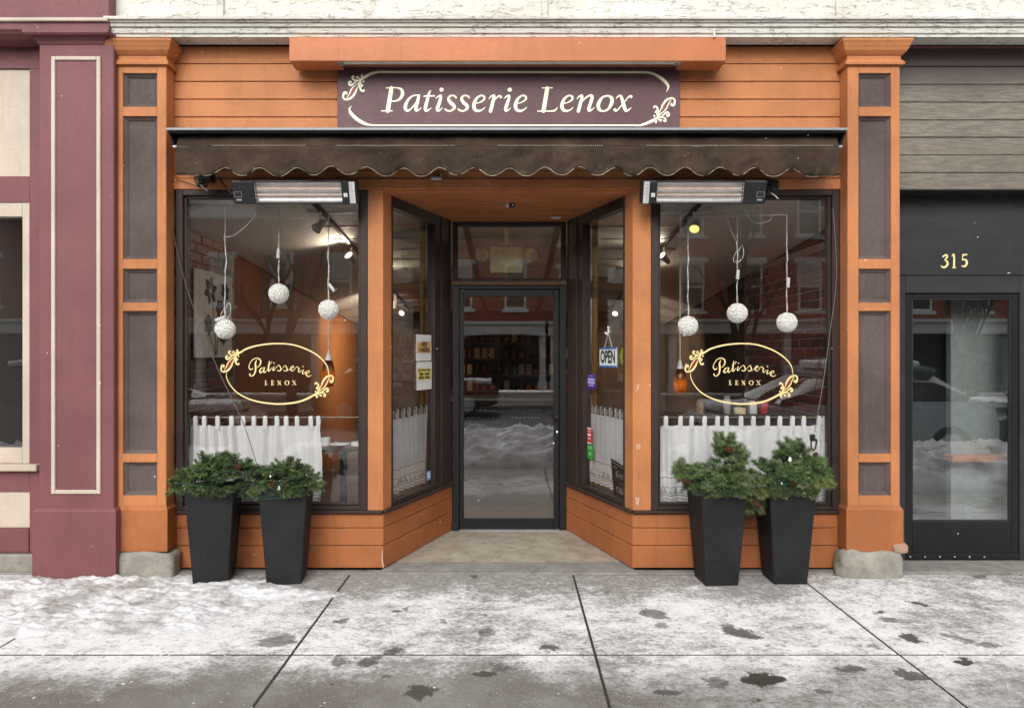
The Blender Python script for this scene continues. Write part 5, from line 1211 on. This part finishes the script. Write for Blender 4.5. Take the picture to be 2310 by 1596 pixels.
b = MB(); b.prism([(.135, .478), (.375, .478), (.43, .745), (.135, .70)], -.050, -.046, M=LR.M @ Matrix(((1, 0, 0, 0), (0, 0, 1, 0), (0, 1, 0, 0), (0, 0, 0, 1)))); part('board', b, cbm, t)
b = MB(); b.tube([LR.P(.415, -.0445, .725), LR.P(.14, -.0445, .685)], .003, 5); part('edge_line', b, chalk, t)
def mpsg(x, y): return LR.P(.43-(x-545)/255*.28, -.0450, .745-(y-950)/470*.27)
st = [[(585,1040,6),(598,1062,7),(612,1035,6),(625,1060,7),(650,1040,6)], [(665,1090,8),(630,1110,10),(640,1130,8),(665,1128,8)], [(655,1125,8),(632,1150,10),(650,1172,10),(690,1130,7)], [(690,1130,8),(700,1185,9)], [(695,1150,7),(715,1130,8),(725,1180,9),(740,1140,6)], [(740,1140,8),(748,1178,9),(775,1140,6),(790,1190,7)],
      [(690,1240,6),(795,1252,5)], [(650,1290,10),(640,1330,12),(655,1370,10)], [(670,1300,10),(690,1350,12),(672,1372,10)], [(700,1305,12),(705,1370,12),(725,1370,12),(730,1305,12)], [(735,1310,10),(775,1312,10)], [(752,1312,12),(750,1375,12)], [(785,1312,10),(780,1380,12)], [(785,1312,8),(800,1314,8)]]
part('chalk_lettering', strokes_mb(st, mpsg, 6, (0, 0, 0)), chalk, t, recalc=False)
# ================================================================== planters with winter greens
def mk_planter():
    n = NT('matt black planter'); a = n.noise(n.pos, 4, 5, .7); f = n.noise(n.pos, 90, 4, .7); z = n.sep(n.pos)[2]
    sc_ = n.ramp(n.noise(n.scale(n.pos, (18, 18, 60)), 2, 4, .75), .66, .7)
    c = n.mix(n.ramp(a, .3, .7), srgb(20, 21, 22), srgb(31, 32, 33)); c = n.mix(n.math('MULTIPLY', n.ramp(f, .5, .8), n.ramp(z, .0, .45, .45, .08)), c, srgb(80, 80, 80)); c = n.mix(n.math('MULTIPLY', sc_, .12), c, srgb(140, 140, 140))
    n.principled(c, .62, n.math('ADD', f, a), .3, .003, spec=.35); return n.mat
MT['planter'] = mk_planter()
MT['soil'] = plain('dark soil', (.03, .022, .015), .95, bump=1)
def planter(x, y, rz, label):
    t = thing('planter', label, 'planter', (x, y, .001), rz, 'tall tapered black planters')
    H, wb, wt = .645, .112, .158; th = .012
    b = MB()
    ring = lambda w_, z, c: [(sx*w_ if k else sx*(w_-c), sy*(w_-c) if k else sy*w_, z) for sx, sy, k in ((1, -1, 0), (1, -1, 1), (1, 1, 1), (1, 1, 0), (-1, 1, 0), (-1, 1, 1), (-1, -1, 1), (-1, -1, 0))]
    ls = [ring(wb, 0, .004), ring(wb+.001, .004, .005), ring(wt, H-.002, .005), ring(wt-.002, H, .005), ring(wt-th, H, .004), ring(wt-th-.008, H-.10, .004)]
    vs = [p for r_ in ls for p in r_]; fs = [tuple(range(8))[::-1], tuple(range(40, 48))]
    for k in range(5):
        for i in range(8): fs.append((k*8+i, k*8+(i+1) % 8, k*8+8+(i+1) % 8, k*8+8+i))
    b.add(vs, fs); part('pot', b, MT['planter'], t, world=False)
    b = MB(); b.box(-wt+.03, wt-.03, -wt+.03, wt-.03, H-.098, H-.06, .01); part('soil', b, MT['soil'], t, world=False)
    return t
PYc = -.172
PL = [(px(470, PYc-.1), PYc-.0, R(10), 'tall black planter at the far left beside the left pilaster'), (px(638, PYc-.1), PYc-.01, R(7), 'tall black planter right of its twin under the left window'),
      (px(1622, PYc-.1), PYc-.03, R(4), 'tall black planter nearest the door under the right window'), (px(1782, PYc-.1), PYc-.0, R(0), 'tall black planter at the far right beside the right pilaster')]
for p in PL: planter(*p)
GR = []
for nm, c in (('fir green', (.055, .108, .042)), ('pine green', (.10, .17, .055)), ('grey green', (.15, .19, .10)), ('yellow green tips', (.20, .24, .07)), ('dark fir', (.03, .062, .03))):
    n = NT(nm); k = n.noise(n.pos, 40, 2); cc_ = n.mix(n.ramp(k, .3, .7), [v*.75 for v in c], [v*1.35 for v in c]); p_ = n.principled(cc_, .5, spec=.3); GR.append(n.mat)
twig = plain('brown twig', (.06, .04, .025), .8)
def spray(b, base, d, ln_, rr, flat, nl, mi, droop):
    d = d.normalized(); side = d.cross(Vector((rr.uniform(-.3, .3), rr.uniform(-.3, .3), 1)))
    side = side.normalized() if side.length > .05 else Vector((1, 0, 0)); up = side.cross(d)
    def stem(p0, dd, L_, k):
        pts = []; p = p0.copy(); v = dd.normalized()
        for i in range(k+1): pts.append(p.copy()); v = (v+Vector((0, 0, -droop*.16))+Vector((rr.uniform(-.06, .06), rr.uniform(-.06, .06), rr.uniform(-.04, .04)))).normalized(); p = p+v*(L_/k)
        return pts
    stems = [stem(base, d, ln_, 5)]
    m = stems[0]
    for i in range(1, 5):
        for s in (-1, 1):
            dd = (m[i+1]-m[i] if i < 5 else d).normalized()*.75+side*s*(.75)+up*rr.uniform(-.25, .25); stems.append(stem(m[i], dd, ln_*(.52-.07*i), 3))
    for si, st_ in enumerate(stems):
        b.tube(st_, [.0022]*len(st_), 3, mi=5, cap=False)
        k = len(st_)-1; cnt = 44 if si == 0 else 26
        for q in range(cnt):
            f = (q+rr.random())/cnt*k; i = min(int(f), k-1); p = st_[i].lerp(st_[i+1], f-i); ax = (st_[i+1]-st_[i]).normalized()
            o = ax.orthogonal().normalized(); o = Matrix.Rotation(rr.uniform(0, 6.283), 3, ax) @ o
            if flat: o = (o*.5+side*(1 if q % 2 else -1)*.7).normalized()
            nd = (ax*rr.uniform(.55, 1.0)+o*.8).normalized(); w_ = ax.cross(nd); w_ = w_.normalized()*.0011 if w_.length > .01 else Vector((.0011, 0, 0))
            L_ = nl*rr.uniform(.7, 1.15)
            b.add([p-w_, p+w_, p+nd*L_*.6+w_*.9, p+nd*L_, p+nd*L_*.6-w_*.9], [(0, 1, 2, 3, 4)], mi if rr.random() < .85 else 3)
def cone_mb(c, ax, s, rr):
    b = MB(); ax = ax.normalized(); u = ax.orthogonal().normalized(); v = ax.cross(u)
    for i in range(46):
        t = i/45; r_ = s*(.42*math.sin(math.pi*min(1, .15+t*.85))+.06); a = i*2.39996; d = u*math.cos(a)+v*math.sin(a); p = c+ax*(t-.5)*s*1.9; tip = p+d*r_+ax*s*.16; sd = ax.cross(d)*s*.17
        b.add([p, p+d*r_*.6-sd, tip-sd*.5, tip+sd*.5+ax*.002, p+d*r_*.6+sd], [(0, 1, 2, 3, 4)])
    b.ball(tuple(c), s*.2, 8, 6); return b
MT['cone'] = plain('pine cone', srgb(96, 60, 40), .8, var=.35)
def greens(x, y, z, label, lobes, cones, lights, seed):
    """lobes: (dx, dy, dz, radius, count, needle, droop)"""
    rr = random.Random(seed); t = thing('evergreen_arrangement', label, 'greenery', (x, y, z), 0, 'winter greens in the planters'); b = MB()
    for (dx, dy, dz, r_, cnt, nl, dr_, mi0) in lobes:
        for i in range(cnt):
            a = rr.uniform(0, 6.283); e = rr.uniform(-.25, 1.2); d = Vector((math.cos(a)*math.cos(e), math.sin(a)*math.cos(e)-.15, math.sin(e)+.12))
            q = rr.uniform(0.05, .8); base = Vector((dx, dy, dz))+Vector((d.x, d.y, d.z*.75))*r_*q
            if base.y+y > -.045 and base.z+z > .4: base.y = -.045-y-rr.uniform(0, .05)
            if d.y > 0: d.y *= .35
            mi = rr.choice(mi0); spray(b, base, d, rr.uniform(.07, .115), rr, rr.random() < .5, nl*rr.uniform(.8, 1.2), mi, dr_)
    for i in range(34):                                     # sprigs hanging over the rim
        sx = rr.uniform(-.15, .15); base = Vector((sx, -.13+rr.uniform(-.02, .03), .03+rr.uniform(0, .03)))
        spray(b, base, Vector((sx*2+rr.uniform(-.5, .5), -.8, rr.uniform(-.2, .5))), rr.uniform(.05, .085), rr, True, .022, rr.choice([0, 1, 2, 4]), .8)
    part('foliage', b, GR+[twig], t, world=False, recalc=False, kind='stuff')
    for (cx_, cy_, cz_, s) in cones: part('pine_cone', cone_mb(Vector((cx_, cy_, cz_)), Vector((rr.uniform(-.5, .5), -1, rr.uniform(-.2, .5))), s, rr), MT['cone'], t, world=False, recalc=False)
    wire = MB(); pts = [Vector((rr.uniform(-.17, .17), -.14-rr.uniform(0, .06), rr.uniform(-.01, .13))) for _ in range(8)]
    wire.tube(catmull([tuple(p) for p in pts], 6), .0022, 4); part('light_wire', wire, plain('green wire', (.02, .07, .05), .5), t, world=False)
    for (cx_, cz_, s) in lights:
        m = MB(); m.lathe([(.001, s*1.8), (s*.5, s*1.2), (s*.62, s*.3), (s*.4, 0)], 8, c=(cx_, -.185, cz_)); part('light_bulb', m, MT['white'], t, world=False, smooth=True)
ZP = .60
def gp(i, xd, yd): # offsets from planter i for a picture point at the front of the greens
    Y = PL[i][1]-.08; return px(xd, Y)-PL[i][0], pz(yd, Y)-ZP
def lob(i, xd, yd, r_, cnt, nl, dr_, mi, dy=-.05): a, c = gp(i, xd, yd+14); return (a, dy, c, r_, int(cnt*1.35), nl, dr_, mi)
def con(i, xd, yd, s, dy=-.16): a, c = gp(i, xd, yd); return (a, dy, c, s)
def lit(i, xd, yd, s): a, c = gp(i, xd, yd); return (a, c, s)
greens(PL[0][0], PL[0][1], ZP, 'low spreading fir greens in the far left planter', [lob(0, 440, 1075, .12, 34, .022, .5, [0, 1, 1, 4, 3]), lob(0, 480, 1055, .12, 40, .022, .2, [0, 1, 4]), lob(0, 535, 1055, .12, 40, .022, .4, [0, 1, 4, 0]), lob(0, 572, 1085, .09, 26, .022, 1.2, [0, 1, 4]), lob(0, 412, 1085, .06, 14, .022, .8, [1, 3])],
       [con(0, 548, 1048, .045)], [lit(0, 432, 1098, .006)], 11)
greens(PL[1][0], PL[1][1], ZP, 'short fir greens with string lights in the second planter from the left', [lob(1, 615, 1080, .10, 32, .02, .4, [0, 1, 4, 2]), lob(1, 655, 1072, .12, 40, .02, .2, [0, 1, 4]), lob(1, 688, 1080, .09, 26, .02, .5, [2, 1, 0]), lob(1, 648, 1055, .06, 10, .02, 0, [4, 0])],
       [con(1, 622, 1085, .04)], [lit(1, 622, 1070, .010), lit(1, 641, 1098, .016), lit(1, 702, 1066, .007)], 12)
greens(PL[2][0], PL[2][1], ZP, 'bushy grey green pine arrangement with an upright tuft in the planter nearest the door', [lob(2, 1588, 1080, .10, 42, .032, .5, [2, 2, 1, 0]), lob(2, 1640, 1078, .13, 44, .032, .5, [2, 1, 2, 0]), lob(2, 1688, 1085, .10, 40, .03, .8, [2, 1, 3]), lob(2, 1648, 1030, .08, 30, .034, -.3, [2, 1, 0]), lob(2, 1640, 1005, .05, 16, .03, -.6, [1, 2]), lob(2, 1555, 1062, .06, 14, .03, -.2, [1, 2]), lob(2, 1690, 1120, .06, 18, .03, 1.2, [2, 3, 1])],
       [con(2, 1634, 1008, .05), con(2, 1541, 1080, .05), con(2, 1690, 1125, .05, -.22)], [], 13)
greens(PL[3][0], PL[3][1], ZP, 'pine arrangement with a white tag in the far right planter', [lob(3, 1770, 1068, .12, 40, .034, .3, [1, 0, 2]), lob(3, 1812, 1058, .11, 42, .038, .1, [1, 0, 4]), lob(3, 1838, 1072, .075, 24, .04, .4, [1, 3, 2]), lob(3, 1795, 1020, .07, 22, .034, -.3, [0, 1, 2]), lob(3, 1805, 1090, .08, 22, .03, .9, [2, 1, 3]), lob(3, 1735, 1060, .07, 18, .03, 0, [4, 0])],
       [con(3, 1778, 1085, .04), con(3, 1828, 1020, .03)], [lit(3, 1768, 1035, .018), lit(3, 1750, 1085, .008)], 14)
for i, (xd, yd, r_) in enumerate(((555, 1062, 0),)):
    pass
# ================================================================== snow on the walk
def snow_h(x, y):
    n1 = mnoise.fractal(Vector((x*1.6, y*3.0, 2)), .8, 2.2, 5); n2 = mnoise.fractal(Vector((x*9, y*14, 7)), .8, 2.2, 3)
    edge_f = -.42-.30*max(0, (x+2.9))*.6                     # the near limit of the crust, running off to the right
    a = min((x+3.9)*3, 1)
    m1 = min(1, max(0, (-.10+.10*n1-y)/.10)); m2 = min(1, max(0, (y-(-1.20+.16*n1+.10*(x+2)))/.18)); m3 = min(1, max(0, (-1.30+.45*n1-x)/.7))
    n3 = mnoise.fractal(Vector((x*30, y*34, 4)), .8, 2.2, 3)
    return (.034+.026*n1+.020*n2+.007*n3)*m1*m2*m3-.009
b = MB(); nx_, ny_ = 300, 190; x0, x1, y0, y1 = -4.3, -.9, -1.55, -.03
for i in range(nx_+1):
    for j in range(ny_+1):
        x = x0+(x1-x0)*i/nx_; y = y0+(y1-y0)*j/ny_; b.v.append((x, y, snow_h(x, y)))
for i in range(nx_):
    for j in range(ny_):
        q = [(i*(ny_+1)+j), (i+1)*(ny_+1)+j, (i+1)*(ny_+1)+j+1, i*(ny_+1)+j+1]
        if max(b.v[k][2] for k in q) > -.003: b.f.append(tuple(q)); b.m.append(0)
struct('trodden_snow', b, MT['snow_dirty'], smooth='all', kind='stuff', recalc=False)
# icy crumbs kicked loose over the slabs
b = MB(); rr = random.Random(31)
for i in range(520):
    x = -3.9+rr.random()**1.6*7.6; y = rr.choice((rr.uniform(-1.95, -.2), -1.39+rr.uniform(-.06, .06), -1.2+rr.uniform(-.3, .3))); s = rr.uniform(.002, .007)*(1.5 if x < -1.6 else 1)
    c = Vector((x, y, s*.4)); k = len(b.v); ring = []
    for j in range(6): a = j*1.047+rr.uniform(-.3, .3); q = s*rr.uniform(.7, 1.3); ring.append((x+q*math.cos(a)*1.2, y+q*math.sin(a), rr.uniform(.0, s*.25)))
    b.add([(x, y, s*rr.uniform(.5, .9)), *ring], [(0, 1+j, 1+(j+1) % 6) for j in range(6)])
struct('ice_crumbs', b, MT['snow_dirty'], kind='stuff', recalc=False)
# kerbside bank, behind the picture's lower edge; seen in the glass
b = MB(); nx_, ny_ = 420, 60
def bank(x, t):
    y = -2.25-2.3*t; pr = math.sin(math.pi*min(1, t*1.0))**.75; h = .50*pr*(.85+.25*mnoise.noise(Vector((x*.5, 0, 4))))
    h += pr*(.13*mnoise.fractal(Vector((x*2.6, y*2.6, 1)), .7, 2.2, 6)+.05*mnoise.noise(Vector((x*11, y*11, 3)))); lim = CAMZ-(798/1580)*(y+5)-.06
    return y, min(h, lim)
for i in range(nx_+1):
    for j in range(ny_+1):
        x = -13+26*i/nx_; y, h = bank(x, j/ny_); b.v.append((x, y, h-.02 if y > -4.1 else h-.15))
for i in range(nx_):
    for j in range(ny_): b.f.append((i*(ny_+1)+j, (i+1)*(ny_+1)+j, (i+1)*(ny_+1)+j+1, i*(ny_+1)+j+1)); b.m.append(0)
struct('kerb_snow_bank', b, MT['snow'], smooth='all', kind='stuff', recalc=False)
# a few falling flakes
b = MB(); rr = random.Random(5)
for i in range(80):
    y = rr.uniform(-3.2, -.3); D = y+CAMD; x = rr.uniform(-.75, .75)*D; z = rr.uniform(.25, 1.55+.48*D); s = rr.uniform(.0016, .0034); c = Vector((x, y, z)); d = Vector((rr.uniform(-1, 1), rr.uniform(-1, 1), rr.uniform(-1, 1))).normalized()*s*1.6; u = d.orthogonal().normalized()*s*.6; v = d.cross(u).normalized()*s*.6
    b.add([c+d, c-d, c+u, c-u, c+v, c-v], [(0, 2, 4), (0, 4, 3), (0, 3, 5), (0, 5, 2), (1, 4, 2), (1, 3, 4), (1, 5, 3), (1, 2, 5)])
struct('falling_snowflakes', b, plain('flake', (.85, .86, .88), .6), kind='stuff')

# ================================================================== the far side of the street, seen in the glass
nb = NT('far red brick'); bt = nb.n('TexBrick'); nb.link(nb.scale(nb.pos, (1, 1, 1)), bt.inputs['Vector'])
mpn_ = nb.n('CombineXYZ'); sx_ = nb.sep(nb.pos); nb.link(sx_[0], mpn_.inputs[0]); nb.link(sx_[2], mpn_.inputs[1]); nb.link(mpn_.outputs[0], bt.inputs['Vector'])
bt.inputs['Scale'].default_value = 4; bt.inputs['Color1'].default_value = (*srgb(186, 104, 82), 1); bt.inputs['Color2'].default_value = (*srgb(158, 86, 68), 1); bt.inputs['Mortar'].default_value = (*srgb(150, 130, 115), 1); bt.inputs['Mortar Size'].default_value = .012
vr = nb.noise(nb.pos, .7, 5, .6); nb.principled(nb.mix(nb.ramp(vr, .3, .7, 0, .5), bt.outputs[0], srgb(140, 88, 72)), .85); MT['farbrick'] = nb.mat
MT['farwhite'] = plain('far white trim', (.84, .83, .80), .6)
MT['fardark'] = plain('far shop glass', (.02, .022, .025), .1)
def building(name, label, x0, x1, Y, ztop, wins, cornice, winw=.95, brickmat=None, mat=None):
    t = thing(name, label, 'building', ((x0+x1)/2, Y, -.02)); zs = 2.95
    b = MB(); b.box(x0, x1, Y-8, Y, zs, ztop); part('wall', b, mat or MT['farbrick'], t)
    b = MB(); b.box(x0-.1, x1+.1, Y, Y+.35, 2.35, zs, .03); b.box(x0-.1, x1+.1, Y+.35, Y+.5, zs-.15, zs, .03); part('shop_cornice', b, MT['farwhite'], t)
    b = MB(); b.box(x0, x1, Y-8, Y-.25, -.02, 2.36); part('shop_interior', b, MT['fardark'], t)
    x = x0+.3; i = 0
    while x < x1:
        b = MB(); b.box(x-.14, x+.14, Y-.2, Y+.1, -.02, 2.349, .02); b.box(x-.2, x+.2, Y-.22, Y+.14, -.01, .35, .02); part('column', b, MT['farwhite'] if i % 2 == 0 else MT['brown'], t); x += 2.3; i += 1
    b = MB(); b.box(x0-.2, x1+.2, Y, Y+.45, ztop-.5, ztop, .05); b.box(x0-.3, x1+.3, Y, Y+.65, ztop+.001, ztop+.12, .03); part('roof_cornice', b, MT['farwhite'] if cornice else MT['farbrick'], t)
    b = MB(); b.box(x0-.3, x1+.3, Y-8, Y+.6, ztop+.121, ztop+.22, .04); part('roof_snow', b, MT['snow'], t)
    for (zw0, zw1) in wins:
        x = x0+1.0
        while x < x1-.8:
            b = MB(); framebars(b, x-winw/2, x+winw/2, zw0, zw1, .09, Y-.02, Y+.04); b.box(x-winw/2, x+winw/2, Y-.01, Y+.05, (zw0+zw1)/2-.04, (zw0+zw1)/2+.04); b.box(x-winw/2-.12, x+winw/2+.12, Y, Y+.12, zw0-.14, zw0-.001); b.box(x-winw/2-.15, x+winw/2+.15, Y, Y+.08, zw1+.001, zw1+.2)
            wn = part('window', b, MT['farwhite'], t)
            b = MB(); b.box(x-winw/2+.08, x+winw/2-.08, Y-.015, Y+.012, zw0+.08, zw1-.08); part('pane', b, MT['fardark'], wn)
            if rnd.random() < .6: b = MB(); b.box(x-winw/2+.09, x+winw/2-.09, Y+.0125, Y+.016, (zw0+zw1)/2+rnd.uniform(-.2, .3), zw1-.09); part('blind', b, plain('window blind', (.55, .55, .52), .7), wn)
            x += 2.35
    return t
building('brick_block', 'long three storey red brick building across the street, reflected in the right window', 1.5, 24, -23, 11.5, [(3.3, 5.2), (6.3, 8.2)], True)
building('brick_block', 'lower red brick building across the street, reflected in the left windows', -22, 1.48, -23, 7.4, [(3.5, 5.4)], True)
barkm = plain('dark wet bark', (.035, .028, .022), .8, bump=.5)
def bare_tree(x, y, h, seed, label):
    rr = random.Random(seed); t = thing('bare_tree', label, 'tree', (x, y, -.05)); tr_ = MB(); cr = MB()
    def grow(p, d, L_, r_, lev):
        pts = [p]; v = d.normalized(); k = 4
        for i in range(k): v = (v+Vector((rr.uniform(-.12, .12), rr.uniform(-.12, .12), .07))).normalized(); pts.append(pts[-1]+v*L_/k)
        (tr_ if lev == 0 else cr).tube(pts, [r_*(1-.45*i/k) for i in range(k+1)], 6 if lev < 2 else 4, cap=False)
        if lev >= 5: return
        for i in range(3 if lev < 4 else 2):
            a = rr.uniform(0, 6.283); sp = rr.uniform(.35, .75); o = Vector((math.cos(a), math.sin(a), 0)); j = rr.randint(2, k); grow(pts[j], (v+o*sp+Vector((0, 0, .25))), L_*rr.uniform(.62, .8), r_*.6, lev+1)
    grow(Vector((0, 0, 0)), Vector((0, 0, 1)), h*.25, h*.021, 0)
    part('trunk', tr_, barkm, t, world=False, smooth='all', recalc=False); part('crown', cr, barkm, t, world=False, smooth='all', recalc=False)
bare_tree(5.6, -11.5, 7.5, 3, 'bare winter tree across the road, reflected in the right display window')
bare_tree(-5.2, -11.5, 7.0, 9, 'bare winter tree across the road, reflected in the left display window')
bare_tree(11.5, -12.0, 7.0, 21, 'bare winter tree across the road, reflected in the black door')
MT['tyre'] = plain('tyre rubber', (.012, .012, .012), .8); MT['carglass'] = plain('car glass', (.015, .018, .02), .06, spec=.8)
def car(x, y, rz, col, label, snow=True):
    t = thing('parked_car', label, 'car', (x, y, -.14), rz, 'cars parked along the street'); pm = plain('car paint', col, .25, .2, var=.02, spec=.6)
    def loft(sts, mi, b):
        k = 8; o = len(b.v)
        for (X, w0, w1, z0, z1) in sts:
            m = (z0+z1)/2; b.v += [(X, -w0*.9, z0), (X, -w0, z0+.08), (X, -w0, m+.08), (X, -w1, z1), (X, w1, z1), (X, w0, m+.08), (X, w0, z0+.08), (X, w0*.9, z0)]
        for i in range(len(sts)-1):
            for j in range(k): b.f.append((o+i*k+j, o+i*k+(j+1) % k, o+(i+1)*k+(j+1) % k, o+(i+1)*k+j)); b.m.append(mi)
        b.f += [tuple(o+j for j in range(k)), tuple(o+(len(sts)-1)*k+j for j in range(k))]; b.m += [mi, mi]
    b = MB(); loft([(-2.25, .70, .62, .38, .80), (-2.15, .84, .74, .28, .94), (-1.6, .90, .82, .24, 1.0), (-.9, .91, .84, .22, 1.0), (.9, .91, .84, .22, .98), (1.3, .90, .82, .24, .95), (2.0, .86, .76, .27, .82), (2.22, .74, .64, .36, .70)], 0, b); part('body', b, pm, t, world=False, smooth=True)
    b = MB(); loft([(-1.75, .80, .74, .97, 1.02), (-1.25, .80, .66, .97, 1.40), (-.3, .81, .68, .97, 1.47), (.35, .81, .66, .97, 1.42), (1.15, .80, .74, .95, 1.0)], 0, b); part('cabin_glass', b, MT['carglass'], t, world=False, smooth=True)
    b = MB(); loft([(-1.35, .66, .60, 1.37, 1.41), (-1.2, .68, .64, 1.40, 1.46), (-.3, .69, .64, 1.44, 1.51), (.3, .68, .63, 1.41, 1.47), (.5, .66, .60, 1.36, 1.41)], 0, b); part('roof', b, pm, t, world=False, smooth=True)
    if snow:
        b = rough_block(-1.25, .4, -.58, .58, 1.46, 1.60, .04, x); part('roof_snow', b, MT['snow'], t, world=False, smooth='all')
        b = rough_block(1.15, 2.0, -.6, .6, .84, .98, .04, x+3); part('hood_snow', b, MT['snow'], t, world=False, smooth='all')
    for wx in (-1.42, 1.38):
        for s in (-1, 1):
            M = Matrix.Translation((wx, s*.82, .33)) @ Matrix.Rotation(R(90), 4, 'X')
            b = MB(); b.lathe([(.22, -.10), (.31, -.10), (.33, -.07), (.33, .07), (.31, .10), (.22, .10)], 24, M=M); wh = part('wheel', b, MT['tyre'], t, world=False, smooth=True)
            b = MB(); b.lathe([(.05, -.104), (.21, -.102), (.215, .102), (.05, .104)], 10, M=M); part('rim', b, MT['greymetal'], wh, world=False)
    for s in (-1, 1):
        b = MB(); b.box(2.10, 2.2, s*.45-.14, s*.45+.14, .60, .70, .02); part('headlight', b, MT['white'], t, world=False)
        b = MB(); b.box(-2.25, -2.18, s*.55-.12, s*.55+.12, .70, .84, .02); part('tail_light', b, MT['redleaf2'], t, world=False)
car(4.9, -5.5, R(180), (.30, .36, .38), 'silver grey parked car with snow on its roof, reflected in the right window')
car(-6.1, -5.5, R(0), (.02, .02, .022), 'black parked car reflected in the window of the maroon shop')
car(-2.6, -12.6, R(0), (.10, .02, .02), 'dark red parked car across the street, reflected in the door glass')
car(9.5, -5.6, R(180), (.03, .035, .04), 'dark parked car further along the kerb, reflected in the black door')
